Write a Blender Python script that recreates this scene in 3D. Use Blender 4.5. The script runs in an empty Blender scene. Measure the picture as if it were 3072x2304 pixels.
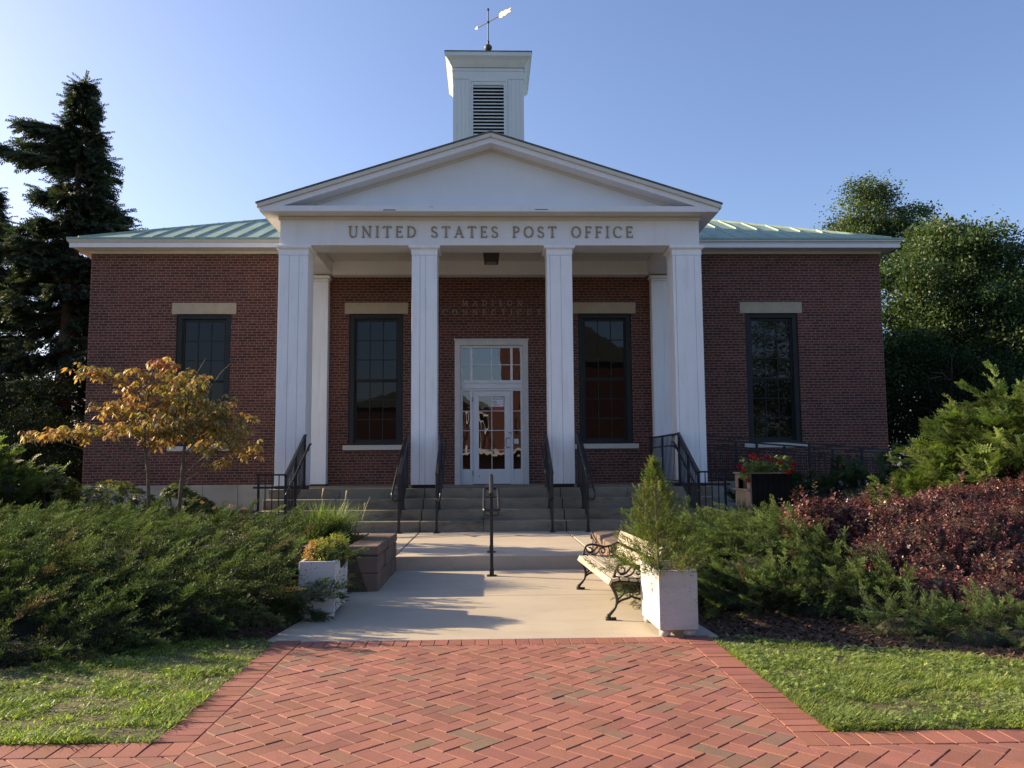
import bpy, math, random
import numpy as np
from mathutils import Vector, Matrix

random.seed(7)
RNG = np.random.default_rng(11)
SC = bpy.context.scene
COL = SC.collection

# ------------------------------------------------------------------ camera
W_, H_, F_ = 3072.0, 2304.0, 2500.0
yaw, pitch, roll = math.radians(1.65), math.radians(5.6), math.radians(-0.4)
fw = Vector((math.sin(yaw) * math.cos(pitch), math.cos(yaw) * math.cos(pitch), math.sin(pitch)))
r0 = Vector((math.cos(yaw), -math.sin(yaw), 0)); u0 = r0.cross(fw)
rt = r0 * math.cos(roll) + u0 * math.sin(roll); up = u0 * math.cos(roll) - r0 * math.sin(roll)
cam = bpy.data.cameras.new("camera"); co = bpy.data.objects.new("camera", cam); COL.objects.link(co)
cam.sensor_width = 36; cam.sensor_fit = 'HORIZONTAL'; cam.lens = 36 * F_ / W_
cam.clip_end = 2000; cam.clip_start = 0.05
M = Matrix.Identity(4)
for i in range(3):
    M[i][0], M[i][1], M[i][2] = rt[i], up[i], -fw[i]
M[0][3], M[1][3], M[2][3] = -0.07, 0.0, 1.335
co.matrix_world = M
SC.camera = co

# ------------------------------------------------------------------ light
SUN_AZ, SUN_EL = math.radians(21.0), math.radians(21.4)     # left of the facade and 21 deg behind its plane
SUN = Vector((-math.cos(SUN_AZ) * math.cos(SUN_EL), math.sin(SUN_AZ) * math.cos(SUN_EL), math.sin(SUN_EL)))
wd = bpy.data.worlds.new("World"); SC.world = wd; wd.use_nodes = True
nt = wd.node_tree; nt.nodes.clear()
sky = nt.nodes.new('ShaderNodeTexSky'); sky.sky_type = 'NISHITA'; sky.sun_disc = False
sky.sun_elevation = SUN_EL; sky.sun_rotation = math.atan2(SUN.x, SUN.y)
sky.altitude = 0; sky.air_density = 1.0; sky.dust_density = 1.6; sky.ozone_density = 4.0
bg = nt.nodes.new('ShaderNodeBackground'); bg.inputs[1].default_value = 0.096
out = nt.nodes.new('ShaderNodeOutputWorld')
tn_ = nt.nodes.new('ShaderNodeMix'); tn_.data_type = 'RGBA'; tn_.blend_type = 'MULTIPLY'; tn_.inputs[0].default_value = 1.0
tn_.inputs[7].default_value = (1.12, 0.985, 1.0, 1)          # the air's tint that evening, a touch violet
nt.links.new(sky.outputs[0], tn_.inputs[6]); nt.links.new(tn_.outputs[2], bg.inputs[0]); nt.links.new(bg.outputs[0], out.inputs[0])
sl = bpy.data.lights.new("sun", 'SUN'); sl.energy = 5.0; sl.angle = math.radians(0.55); sl.color = (1.0, 0.785, 0.50)
so = bpy.data.objects.new("sun", sl); COL.objects.link(so)
so.rotation_euler = SUN.to_track_quat('Z', 'Y').to_euler(); so.location = (-20, 10, 20)
SC.view_settings.view_transform = 'Standard'; SC.view_settings.look = 'None'
SC.view_settings.exposure = 1.3; SC.view_settings.gamma = 1.0
SC.cycles.max_bounces = 6; SC.cycles.diffuse_bounces = 4; SC.cycles.glossy_bounces = 3
SC.cycles.transmission_bounces = 4; SC.cycles.transparent_max_bounces = 4
SC.cycles.sample_clamp_indirect = 6.0

# ------------------------------------------------------------------ materials
class NB:
    def __init__(s, name):
        s.m = bpy.data.materials.new(name); s.m.use_nodes = True
        s.t = s.m.node_tree; s.t.nodes.clear()
        s.out = s.n('ShaderNodeOutputMaterial'); s.b = s.n('ShaderNodeBsdfPrincipled')
        s.l(s.b.outputs[0], s.out.inputs[0])
    def n(s, t, **k):
        q = s.t.nodes.new(t)
        for a, v in k.items(): setattr(q, a, v)
        return q
    def l(s, a, b): s.t.links.new(a, b)
    def coord(s, scale=(1, 1, 1)):
        tc = s.n('ShaderNodeTexCoord'); mp = s.n('ShaderNodeMapping'); mp.inputs['Scale'].default_value = scale
        s.l(tc.outputs['Object'], mp.inputs[0]); return mp.outputs[0]
    def noise(s, scale, detail=4, rough=0.55, vec=None):
        q = s.n('ShaderNodeTexNoise'); q.inputs['Scale'].default_value = scale
        q.inputs['Detail'].default_value = detail; q.inputs['Roughness'].default_value = rough
        s.l(vec if vec is not None else s.coord(), q.inputs['Vector']); return q.outputs['Fac']
    def ramp(s, fac, stops):
        q = s.n('ShaderNodeValToRGB'); e = q.color_ramp.elements
        while len(e) < len(stops): e.new(0.5)
        for i, (p, c) in enumerate(stops):
            e[i].position = p; e[i].color = (c[0], c[1], c[2], 1) if not isinstance(c, (int, float)) else (c, c, c, 1)
        s.l(fac, q.inputs[0]); return q.outputs[0]
    def mix(s, fac, a, b, mode='MIX'):
        q = s.n('ShaderNodeMix', data_type='RGBA', blend_type=mode)
        for sock, v in ((q.inputs[0], fac), (q.inputs[6], a), (q.inputs[7], b)):
            if hasattr(v, 'is_linked'): s.l(v, sock)
            elif isinstance(v, (int, float)): sock.default_value = v
            else: sock.default_value = (v[0], v[1], v[2], 1)
        return q.outputs[2]
    def bump(s, h, strength=0.3, dist=0.01):
        q = s.n('ShaderNodeBump'); q.inputs['Strength'].default_value = strength; q.inputs['Distance'].default_value = dist
        s.l(h, q.inputs['Height']); s.l(q.outputs[0], s.b.inputs['Normal'])
    def set(s, color=None, rough=None, metal=None, spec=None):
        if color is not None:
            if hasattr(color, 'is_linked'): s.l(color, s.b.inputs['Base Color'])
            else: s.b.inputs['Base Color'].default_value = (color[0], color[1], color[2], 1)
        if rough is not None:
            if hasattr(rough, 'is_linked'): s.l(rough, s.b.inputs['Roughness'])
            else: s.b.inputs['Roughness'].default_value = rough
        if metal is not None: s.b.inputs['Metallic'].default_value = metal
        if spec is not None: s.b.inputs['Specular IOR Level'].default_value = spec
        return s.m

def mottled(name, c1, c2, scale=6, rough=0.7, bump=0.15, bscale=60, dist=0.004, fine=0.0, metal=0, spec=0.4):
    b = NB(name); v = b.coord()
    f = b.noise(scale, 6, 0.6, v)
    c = b.ramp(f, [(0.3, c1), (0.7, c2)])
    if fine:
        g = b.ramp(b.noise(bscale * 1.7, 3, 0.6, v), [(0.35, 1 - fine), (0.65, 1 + fine * 0.4)])
        c = b.mix(1.0, c, g, 'MULTIPLY')
    if bump: b.bump(b.noise(bscale, 4, 0.6, v), bump, dist)
    return b.set(c, rough, metal, spec)

def brick_mat():
    b = NB('brick_wall_material')
    tc = b.n('ShaderNodeTexCoord'); sp = b.n('ShaderNodeSeparateXYZ'); b.l(tc.outputs['Object'], sp.inputs[0])
    ad = b.n('ShaderNodeMath', operation='ADD'); b.l(sp.outputs[0], ad.inputs[0]); b.l(sp.outputs[1], ad.inputs[1])
    wob = b.noise(1.1, 3, 0.5, tc.outputs['Object'])
    wz = b.n('ShaderNodeMath', operation='MULTIPLY_ADD'); b.l(wob, wz.inputs[0]); wz.inputs[1].default_value = 0.012; b.l(sp.outputs[2], wz.inputs[2])
    cb = b.n('ShaderNodeCombineXYZ'); b.l(ad.outputs[0], cb.inputs[0]); b.l(wz.outputs[0], cb.inputs[1])
    br = b.n('ShaderNodeTexBrick'); b.l(cb.outputs[0], br.inputs['Vector'])
    br.offset = 0.5; br.offset_frequency = 2; br.squash = 0.5; br.squash_frequency = 6
    br.inputs['Scale'].default_value = 1; br.inputs['Brick Width'].default_value = 0.21
    br.inputs['Row Height'].default_value = 0.0626; br.inputs['Mortar Size'].default_value = 0.0062
    br.inputs['Mortar Smooth'].default_value = 0.25; br.inputs['Bias'].default_value = -0.1
    br.inputs['Color1'].default_value = (0.138, 0.052, 0.035, 1); br.inputs['Color2'].default_value = (0.065, 0.029, 0.025, 1)
    br.inputs['Mortar'].default_value = (0.27, 0.20, 0.172, 1)
    big = b.ramp(b.noise(0.7, 4, 0.6, tc.outputs['Object']), [(0.3, (0.82, 0.82, 0.82)), (0.7, (1.18, 1.1, 1.08))])
    c = b.mix(1.0, br.outputs['Color'], big, 'MULTIPLY')
    fine = b.ramp(b.noise(45, 3, 0.7, tc.outputs['Object']), [(0.3, 0.75), (0.7, 1.2)])
    c = b.mix(1.0, c, fine, 'MULTIPLY')
    eff = b.ramp(b.noise(2.3, 5, 0.7, tc.outputs['Object']), [(0.60, 0.0), (0.78, 0.22)])
    c = b.mix(eff, c, (0.40, 0.33, 0.29))
    inv = b.n('ShaderNodeMath', operation='SUBTRACT'); inv.inputs[0].default_value = 1; b.l(br.outputs['Fac'], inv.inputs[1])
    b.bump(inv.outputs[0], 0.6, 0.006)
    return b.set(c, 0.85, 0, 0.25)

def paint_mat(name='white_paint', col=(0.78, 0.78, 0.79), wear=0.5):
    b = NB(name); v = b.coord()
    vz = b.coord((5, 5, 0.5))
    f = b.noise(1.6, 5, 0.6, v)
    c = b.ramp(f, [(0.3, tuple(x * 0.93 for x in col)), (0.7, col)])
    st = b.ramp(b.noise(2.2, 6, 0.65, vz), [(0.50, 0.0), (0.78, 0.40 * wear)])
    c = b.mix(st, c, (0.46, 0.44, 0.40))
    ch = b.ramp(b.noise(9, 8, 0.75, b.coord((3, 3, 1))), [(0.715, 0.0), (0.73, wear)])
    c = b.mix(ch, c, (0.20, 0.19, 0.18))
    b.bump(b.noise(30, 4, 0.6, b.coord((4, 4, 0.6))), 0.12, 0.004)
    return b.set(c, 0.5, 0, 0.4)

def copper_mat():
    b = NB('copper_roof_material'); v = b.coord()
    vs = b.coord((3.0, 0.6, 0.6))
    f = b.noise(1.4, 6, 0.65, vs)
    c = b.ramp(f, [(0.25, (0.20, 0.27, 0.22)), (0.5, (0.25, 0.36, 0.30)), (0.78, (0.34, 0.45, 0.37))])
    c = b.mix(b.ramp(b.noise(14, 4, 0.6, v), [(0.45, 0.0), (0.8, 0.3)]), c, (0.16, 0.22, 0.20))
    b.bump(b.noise(6, 3, 0.5, v), 0.08, 0.01)
    return b.set(c, 0.55, 0.0, 0.4)

def concrete_mat(name, c1, c2, stain=(0.10, 0.09, 0.07), samt=0.5, zs=1.0):
    b = NB(name); v = b.coord((1, 1, zs))
    c = b.ramp(b.noise(1.1, 6, 0.6, v), [(0.3, c1), (0.7, c2)])
    sp = b.ramp(b.noise(160, 2, 0.6, v), [(0.3, 0.80), (0.65, 1.10)])
    c = b.mix(1.0, c, sp, 'MULTIPLY')
    st = b.ramp(b.noise(1.9, 7, 0.7, b.coord((0.7, 1.2, 2.2))), [(0.50, 0.0), (0.72, samt)])
    c = b.mix(st, c, stain)
    b.bump(b.noise(120, 3, 0.7, v), 0.25, 0.003)
    return b.set(c, 0.9, 0, 0.2)

def pitted(m, scale=55):
    t = m.node_tree; bs = next(n for n in t.nodes if n.type == 'BSDF_PRINCIPLED'); src = bs.inputs['Base Color'].links[0].from_socket
    tc = t.nodes.new('ShaderNodeTexCoord'); no = t.nodes.new('ShaderNodeTexNoise'); no.inputs['Scale'].default_value = scale; no.inputs['Detail'].default_value = 2
    big = t.nodes.new('ShaderNodeTexNoise'); big.inputs['Scale'].default_value = 4; ad = t.nodes.new('ShaderNodeMath'); ad.operation = 'ADD'
    t.links.new(tc.outputs['Object'], no.inputs['Vector']); t.links.new(tc.outputs['Object'], big.inputs['Vector']); t.links.new(no.outputs['Fac'], ad.inputs[0]); t.links.new(big.outputs['Fac'], ad.inputs[1])
    rp_ = t.nodes.new('ShaderNodeValToRGB'); rp_.color_ramp.elements[0].position = 1.20 / 2; rp_.color_ramp.elements[0].color = (0, 0, 0, 1); rp_.color_ramp.elements[1].position = 1.30 / 2; rp_.color_ramp.elements[1].color = (.75, .75, .75, 1)
    hv = t.nodes.new('ShaderNodeMath'); hv.operation = 'MULTIPLY'; hv.inputs[1].default_value = .5; t.links.new(ad.outputs[0], hv.inputs[0]); t.links.new(hv.outputs[0], rp_.inputs[0])
    mx = t.nodes.new('ShaderNodeMix'); mx.data_type = 'RGBA'; mx.inputs[7].default_value = (.17, .165, .16, 1); t.links.new(rp_.outputs[0], mx.inputs[0]); t.links.new(src, mx.inputs[6]); t.links.new(mx.outputs[2], bs.inputs['Base Color'])
    return m

def glass_mat(name, col, ior, wav, coat=0.0, sp=0.5):
    b = NB(name); v = b.coord()
    b.set(col, 0.015, 0, sp); b.b.inputs['IOR'].default_value = ior
    if wav: b.bump(b.noise(2.4, 2, 0.5, b.coord((1, 1, 0.55))), wav, 0.02)
    return b.m

def attr_mat(name, rough=0.8, bump=0.0, bscale=90, spec=0.3, fine=0.25):
    b = NB(name); a = b.n('ShaderNodeVertexColor', layer_name='tint'); v = b.coord()
    c = b.mix(1.0, a.outputs[0], b.ramp(b.noise(bscale, 3, 0.7, v), [(0.3, 1 - fine), (0.7, 1 + fine * 0.5)]), 'MULTIPLY')
    c = b.mix(1.0, c, b.ramp(b.noise(1.7, 6, 0.7, v), [(0.28, 0.74), (0.5, 0.98), (0.72, 1.12)]), 'MULTIPLY')
    if bump: b.bump(b.noise(bscale, 4, 0.7, v), bump, 0.003)
    return b.set(c, rough, 0, spec)

def leaf_mat(name, trans=0.3, rough=0.55, spec=0.35):
    b = NB(name); a = b.n('ShaderNodeVertexColor', layer_name='tint')
    b.set(a.outputs[0], rough, 0, spec)
    t = b.n('ShaderNodeBsdfTranslucent'); m = b.n('ShaderNodeMixShader'); m.inputs[0].default_value = trans
    g = b.mix(1.0, a.outputs[0], (1.05, 1.18, 0.62), 'MULTIPLY')
    b.l(g, t.inputs[0]); b.l(b.b.outputs[0], m.inputs[1]); b.l(t.outputs[0], m.inputs[2]); b.l(m.outputs[0], b.out.inputs[0])
    return b.m

MT = {}
MT['brick'] = brick_mat()
MT['darkbrick'] = mottled('old_brick', (0.075, 0.032, 0.024), (0.11, 0.045, 0.033), 3, 0.9)
MT['white'] = paint_mat()
MT['white_col'] = paint_mat('column_paint', (0.87, 0.88, 0.89), 0.8)
MT['cupola'] = paint_mat('cupola_paint', (0.66, 0.70, 0.69), 0.6)
MT['stucco'] = mottled('tympanum_plaster', (0.70, 0.72, 0.75), (0.76, 0.78, 0.80), 2, 0.8, 0.1, 40)
MT['soffit'] = mottled('soffit_paint', (0.58, 0.56, 0.50), (0.66, 0.63, 0.56), 3, 0.7, 0.05, 40)
MT['crack'] = NB('dark_joint').set((0.03, 0.03, 0.035), 0.9)
MT['copper'] = copper_mat()
MT['roofedge'] = mottled('weathered_roof_edge', (0.07, 0.08, 0.075), (0.15, 0.16, 0.14), 8, 0.7)
MT['lime'] = mottled('limestone', (0.40, 0.33, 0.23), (0.47, 0.40, 0.29), 4, 0.85, 0.15, 80, 0.003, 0.15)
MT['found'] = concrete_mat('foundation_stone', (0.36, 0.32, 0.26), (0.46, 0.42, 0.34), (0.2, 0.18, 0.14), 0.4)
MT['sill'] = mottled('sill_stone', (0.50, 0.47, 0.41), (0.58, 0.55, 0.48), 4, 0.8, 0.1, 60)
MT['frame'] = mottled('dark_window_paint', (0.017, 0.021, 0.022), (0.025, 0.029, 0.030), 6, 0.5, 0.05, 50, spec=0.25)
MT['pane'] = glass_mat('window_glass', (0.005, 0.006, 0.006), 1.42, 0.05)
MT['doorglass'] = glass_mat('door_glass', (0.008, 0.008, 0.008), 2.3, 0.22)
MT['doorpaint'] = mottled('door_paint', (0.66, 0.68, 0.70), (0.72, 0.74, 0.76), 3, 0.4, 0.04, 30)
MT['stonetrim'] = mottled('door_surround', (0.52, 0.51, 0.48), (0.60, 0.59, 0.56), 5, 0.7, 0.1, 60)
MT['steel'] = NB('brushed_steel').set((0.30, 0.31, 0.33), 0.35, 0.9)
MT['blackmetal'] = mottled('black_railing_paint', (0.012, 0.013, 0.017), (0.022, 0.023, 0.028), 12, 0.38, 0.06, 50)
MT['castiron'] = mottled('cast_iron', (0.012, 0.011, 0.010), (0.030, 0.022, 0.018), 15, 0.42, 0.1, 60)
MT['letter'] = mottled('aged_letter_metal', (0.18, 0.17, 0.14), (0.40, 0.29, 0.14), 9, 0.5, 0.1, 50, metal=0.3)
MT['letter_dull'] = mottled('dull_letter_metal', (0.28, 0.23, 0.205), (0.34, 0.285, 0.255), 9, 0.6)
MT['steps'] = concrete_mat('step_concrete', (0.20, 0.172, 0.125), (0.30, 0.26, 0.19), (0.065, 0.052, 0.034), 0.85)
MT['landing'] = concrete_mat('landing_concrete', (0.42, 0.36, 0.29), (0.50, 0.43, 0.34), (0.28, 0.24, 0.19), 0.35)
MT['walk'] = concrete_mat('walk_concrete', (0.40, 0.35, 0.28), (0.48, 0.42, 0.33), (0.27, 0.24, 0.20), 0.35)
MT['planter'] = concrete_mat('planter_concrete', (0.47, 0.47, 0.45), (0.58, 0.575, 0.55), (0.24, 0.235, 0.22), 0.4)
pitted(MT['planter'])
MT['block'] = concrete_mat('retaining_block', (0.13, 0.094, 0.072), (0.20, 0.148, 0.116), (0.07, 0.056, 0.045), 0.5)
MT['paver'] = attr_mat('paver_material', 0.8, 0.25, 110)
MT['sand'] = mottled('joint_sand', (0.20, 0.15, 0.11), (0.28, 0.2, 0.15), 20, 0.95)
MT['soil'] = mottled('soil', (0.05, 0.032, 0.022), (0.09, 0.058, 0.038), 8, 0.95, 0.8, 40, 0.02, 0.3)
MT['mulch'] = attr_mat('mulch_chips', 0.95, 0, 60)
MT['turf'] = mottled('turf_soil', (0.055, 0.060, 0.024), (0.12, 0.095, 0.052), 7, 0.95, 0.6, 50, 0.01, 0.3)
MT['field'] = mottled('far_ground', (0.06, 0.08, 0.03), (0.10, 0.10, 0.05), 0.6, 0.95)
MT['asphalt'] = mottled('asphalt', (0.045, 0.045, 0.047), (0.065, 0.064, 0.062), 2, 0.9, 0.4, 90)
MT['bark'] = mottled('bark', (0.07, 0.055, 0.042), (0.14, 0.11, 0.085), 14, 0.9, 0.6, 30, 0.01)
MT['twig'] = mottled('twig_bark', (0.10, 0.075, 0.05), (0.18, 0.14, 0.10), 20, 0.9)
MT['core'] = mottled('inner_twigs', (0.018, 0.022, 0.012), (0.040, 0.042, 0.022), 22, 0.95, 0.9, 40, 0.03)
MT['redcore'] = mottled('inner_red_twigs', (0.035, 0.018, 0.015), (0.06, 0.035, 0.025), 22, 0.95, 0.9, 40, 0.03)
MT['conifer'] = leaf_mat('conifer_foliage', 0.28, 0.55, 0.35)
MT['leaf'] = leaf_mat('broad_leaf', 0.38, 0.5, 0.35)
MT['shadetoned'] = leaf_mat('shade_toned_leaf', 0.1, 0.95, 0.08)  # dull leaf for the thickets whose colours have shade painted in
MT['autumn'] = leaf_mat('autumn_leaf', 0.35, 0.5, 0.35)
MT['redleaf'] = leaf_mat('red_leaf', 0.20, 0.42, 0.45)
MT['grass'] = leaf_mat('grass_blade', 0.48, 0.5, 0.35)
MT['petal'] = leaf_mat('petal', 0.3, 0.6, 0.2)
MT['paper'] = NB('paper').set((0.75, 0.76, 0.78), 0.6)
MT['redprint'] = NB('red_print').set((0.42, 0.045, 0.03), 0.6)
MT['ink'] = NB('ink').set((0.03, 0.03, 0.05), 0.6)
MT['gold'] = NB('gilded_metal').set((0.75, 0.50, 0.25), 0.45, 0.5)
MT['vane'] = mottled('dark_bronze', (0.035, 0.035, 0.035), (0.08, 0.075, 0.07), 20, 0.5)

def wood_mat(name, c1, c2, axis):
    b = NB(name)
    sc = [30, 30, 30]; sc[axis] = 2.0
    v = b.coord(sc)
    c = b.ramp(b.noise(1.0, 6, 0.65, v), [(0.28, c1), (0.55, c2), (0.8, tuple(x * 1.12 for x in c2))])
    cr = b.ramp(b.noise(2.3, 4, 0.6, v), [(0.66, 0.0), (0.74, 0.6)])
    c = b.mix(cr, c, tuple(x * 0.4 for x in c1)); b.bump(b.noise(1.5, 5, 0.6, v), 0.3, 0.004)
    return b.set(c, 0.8, 0, 0.25)
MT['slat'] = wood_mat('bench_slat_wood', (0.24, 0.215, 0.175), (0.40, 0.355, 0.285), 1)
MT['binlit'] = wood_mat('bin_sunlit_wood', (0.15, 0.115, 0.082), (0.24, 0.19, 0.14), 2)  # same wood as the front, coloured tan as if lit by low sun
MT['binshade'] = mottled('bin_shaded_stain', (0.007, 0.0065, 0.006), (0.012, 0.011, 0.010), 6, 0.8, 0.15, 50, spec=0.12)  # same wood as the tan side, darkened to paint in the front's shade

# ------------------------------------------------------------------ mesh helpers
def link(o, parent=None):
    COL.objects.link(o)
    if parent is not None: o.parent = parent
    return o

class MB:
    def __init__(s): s.v = []; s.f = []; s.mi = []; s.pc = []
    def add(s, vs, fs, mi=0):
        b = len(s.v); s.pc.append((vs, fs)); s.v += [tuple(v) for v in vs]
        for f in fs: s.f.append(tuple(b + i for i in f)); s.mi.append(mi)
    def box(s, x0, x1, y0, y1, z0, z1, mi=0):
        s.add([(x0, y0, z0), (x1, y0, z0), (x1, y1, z0), (x0, y1, z0), (x0, y0, z1), (x1, y0, z1), (x1, y1, z1), (x0, y1, z1)],
              [(0, 3, 2, 1), (4, 5, 6, 7), (0, 1, 5, 4), (1, 2, 6, 5), (2, 3, 7, 6), (3, 0, 4, 7)], mi)
    def obox(s, mat, x0, x1, y0, y1, z0, z1, mi=0):
        vs = [(x0, y0, z0), (x1, y0, z0), (x1, y1, z0), (x0, y1, z0), (x0, y0, z1), (x1, y0, z1), (x1, y1, z1), (x0, y1, z1)]
        s.add([mat @ Vector(v) for v in vs], [(0, 3, 2, 1), (4, 5, 6, 7), (0, 1, 5, 4), (1, 2, 6, 5), (2, 3, 7, 6), (3, 0, 4, 7)], mi)
    def prism(s, poly, axis, a, b, mi=0):
        # poly: 2-D outline, extruded along axis ('x','y','z') from a to b
        def p(u, v, w): return {'y': (u, w, v), 'x': (w, u, v), 'z': (u, v, w)}[axis]
        n = len(poly)
        vs = [p(u, v, a) for u, v in poly] + [p(u, v, b) for u, v in poly]
        fs = [tuple(range(n)), tuple(range(2 * n - 1, n - 1, -1))] + [(i, i + n, (i + 1) % n + n, (i + 1) % n) for i in range(n)]
        s.add(vs, fs, mi)
    def tube(s, pts, r, n=8, mi=0, closed=False, r1=None, cap=True):
        pts = [Vector(p) for p in pts]; N = len(pts)
        rs = r if isinstance(r, (list, tuple)) else [r + ((r1 if r1 is not None else r) - r) * i / max(1, N - 1) for i in range(N)]
        prev = None; b = len(s.v)
        for i, p in enumerate(pts):
            if closed: d = pts[(i + 1) % N] - pts[i - 1]
            else: d = pts[min(i + 1, N - 1)] - pts[max(i - 1, 0)]
            d.normalize()
            if prev is None: a = d.orthogonal().normalized()
            else:
                a = prev - d * prev.dot(d)
                a = a.normalized() if a.length > 1e-6 else d.orthogonal().normalized()
            prev = a; c = d.cross(a)
            for k in range(n):
                t = 2 * math.pi * k / n
                s.v.append(tuple(p + (a * math.cos(t) + c * math.sin(t)) * rs[i]))
        for i in range(N if closed else N - 1):
            for k in range(n):
                j = (i + 1) % N; k2 = (k + 1) % n
                s.f.append((b + i * n + k, b + i * n + k2, b + j * n + k2, b + j * n + k)); s.mi.append(mi)
        if cap and not closed:
            s.f.append(tuple(b + k for k in range(n - 1, -1, -1))); s.mi.append(mi)
            s.f.append(tuple(b + (N - 1) * n + k for k in range(n))); s.mi.append(mi)
    def bar(s, p, q, w, h, mi=0):
        # square bar from p to q, w across (horizontal), h tall
        p, q = Vector(p), Vector(q); d = (q - p).normalized()
        z = Vector((0, 0, 1)) if abs(d.z) < 0.95 else Vector((0, 1, 0))
        x = d.cross(z).normalized(); y = x.cross(d)
        vs = [e + x * a * w / 2 + y * b * h / 2 for e in (p, q) for a, b in ((-1, -1), (1, -1), (1, 1), (-1, 1))]
        s.add(vs, [(0, 1, 2, 3), (7, 6, 5, 4), (0, 4, 5, 1), (1, 5, 6, 2), (2, 6, 7, 3), (3, 7, 4, 0)], mi)
    def lathe(s, prof, c=(0, 0, 0), n=16, mi=0):
        b = len(s.v)
        for r, z in prof:
            for k in range(n):
                t = 2 * math.pi * k / n; s.v.append((c[0] + r * math.cos(t), c[1] + r * math.sin(t), c[2] + z))
        for i in range(len(prof) - 1):
            for k in range(n):
                k2 = (k + 1) % n
                s.f.append((b + i * n + k, b + i * n + k2, b + (i + 1) * n + k2, b + (i + 1) * n + k)); s.mi.append(mi)
        s.f.append(tuple(b + k for k in range(n - 1, -1, -1))); s.mi.append(mi)
        s.f.append(tuple(b + (len(prof) - 1) * n + k for k in range(n))); s.mi.append(mi)
    def build(s, name, mats, parent=None, bevel=0, smooth=False, seg=2, origin=None):
        me = bpy.data.meshes.new(name)
        if origin is not None: s.v = [(v[0] - origin[0], v[1] - origin[1], v[2] - origin[2]) for v in s.v]
        me.from_pydata(s.v, [], s.f)
        if not isinstance(mats, (list, tuple)): mats = [mats]
        for m in mats: me.materials.append(MT[m] if isinstance(m, str) else m)
        if len(mats) > 1: me.polygons.foreach_set('material_index', s.mi)
        if smooth: me.polygons.foreach_set('use_smooth', [True] * len(me.polygons))
        import bmesh
        bm = bmesh.new(); bm.from_mesh(me); bmesh.ops.recalc_face_normals(bm, faces=bm.faces); bm.to_mesh(me); bm.free()
        me.update()
        o = bpy.data.objects.new(name, me)
        if origin is not None: o.location = origin
        if bevel:
            md = o.modifiers.new('bevel', 'BEVEL'); md.width = bevel; md.segments = seg; md.limit_method = 'ANGLE'
        return link(o, parent)

def each(b, name, mats, bevel=0):
    """every primitive added to b becomes a mesh object of its own"""
    out_ = []
    for vs, fs in b.pc:
        m = MB(); m.add(vs, fs); out_.append(m.build(name, mats, None, bevel))
    return out_

def np_mesh(name, V, Q, C, mats, parent=None, mi=None):
    """quads given as arrays, with a per-vertex 'tint'"""
    me = bpy.data.meshes.new(name); V = np.asarray(V, np.float32); Q = np.asarray(Q, np.int32)
    me.vertices.add(len(V)); me.vertices.foreach_set('co', V.ravel())
    k = Q.shape[1]
    me.loops.add(Q.size); me.loops.foreach_set('vertex_index', Q.ravel())
    me.polygons.add(len(Q)); me.polygons.foreach_set('loop_start', np.arange(0, Q.size, k, dtype=np.int32))
    if not isinstance(mats, (list, tuple)): mats = [mats]
    for m in mats: me.materials.append(MT[m])
    if mi is not None: me.polygons.foreach_set('material_index', np.asarray(mi, np.int32))
    me.update(calc_edges=True)
    ca = me.color_attributes.new('tint', 'FLOAT_COLOR', 'POINT')
    C = np.asarray(C, np.float32)
    ca.data.foreach_set('color', np.hstack([C, np.ones((len(C), 1), np.float32)]).ravel())
    return link(bpy.data.objects.new(name, me), parent)

def tag(o, label=None, cat=None, group=None, kind=None):
    for k, v in (('label', label), ('category', cat), ('group', group), ('kind', kind)):
        if v: o[k] = v
    return o
def thing(name, loc, label, cat, group=None):
    o = bpy.data.objects.new(name, None); o.location = loc; o.empty_display_size = 0.2
    link(o); return tag(o, label, cat, group)
def adopt(root, *objs):
    """parent parts built in world coordinates to a thing whose Empty stands at its base"""
    inv = Matrix.Translation(-Vector(root.location))
    for o in objs:
        o.parent = root; o.matrix_parent_inverse = inv
    return objs

# ------------------------------------------------------------------ terrain
def sstep(x):
    x = np.clip(x, 0, 1); return x * x * (3 - 2 * x)
def terrain(x, y):
    x = np.asarray(x, float); y = np.asarray(y, float); ax = np.abs(x)
    rise = 0.40 * sstep((y - 6.9) / 2.6)
    side = np.where(y > 9.15, sstep((ax - 1.36) / 0.14), sstep((ax - 1.72) / 0.9))
    notch = np.where((y > 10.75), sstep((ax - 3.35) / 0.25), 1.0)
    house = np.where((y > 14.6) & (ax < 9.1), 0.4 + 0.6 * sstep((ax - 4.5) / 0.6), 1.0)
    h = rise * side * notch * np.where(ax > 4.4, 1.0, house)
    return h - 0.012

gx = np.unique(np.concatenate([np.linspace(-16, 16, 161), [-1.36, -1.5, 1.36, 1.5, -3.35, 3.35, -3.6, 3.6]]))
gy = np.unique(np.concatenate([np.linspace(5.0, 20, 100), [9.14, 9.16, 10.74, 10.76]]))
GX, GY = np.meshgrid(gx, gy); GZ = terrain(GX, GY) + 0.015 * np.sin(GX * 3.1 + 1) * np.sin(GY * 2.7) * (np.abs(GX) > 2.2)
idx = np.arange(GX.size).reshape(GX.shape)
Q = np.stack([idx[:-1, :-1], idx[:-1, 1:], idx[1:, 1:], idx[1:, :-1]], -1).reshape(-1, 4)
o = np_mesh('planting_bed', np.stack([GX, GY, GZ], -1).reshape(-1, 3), Q, np.ones((GX.size, 3)) * 0.1, 'soil'); tag(o, kind='structure')
b = MB(); b.box(-400, 400, -400, 900, -0.5, -0.06)
tag(b.build('ground', 'field'), kind='structure')
b = MB(); b.box(-60, 60, -16, -7, -0.06, -0.045)
tag(b.build('road', 'asphalt'), kind='structure')

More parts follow.
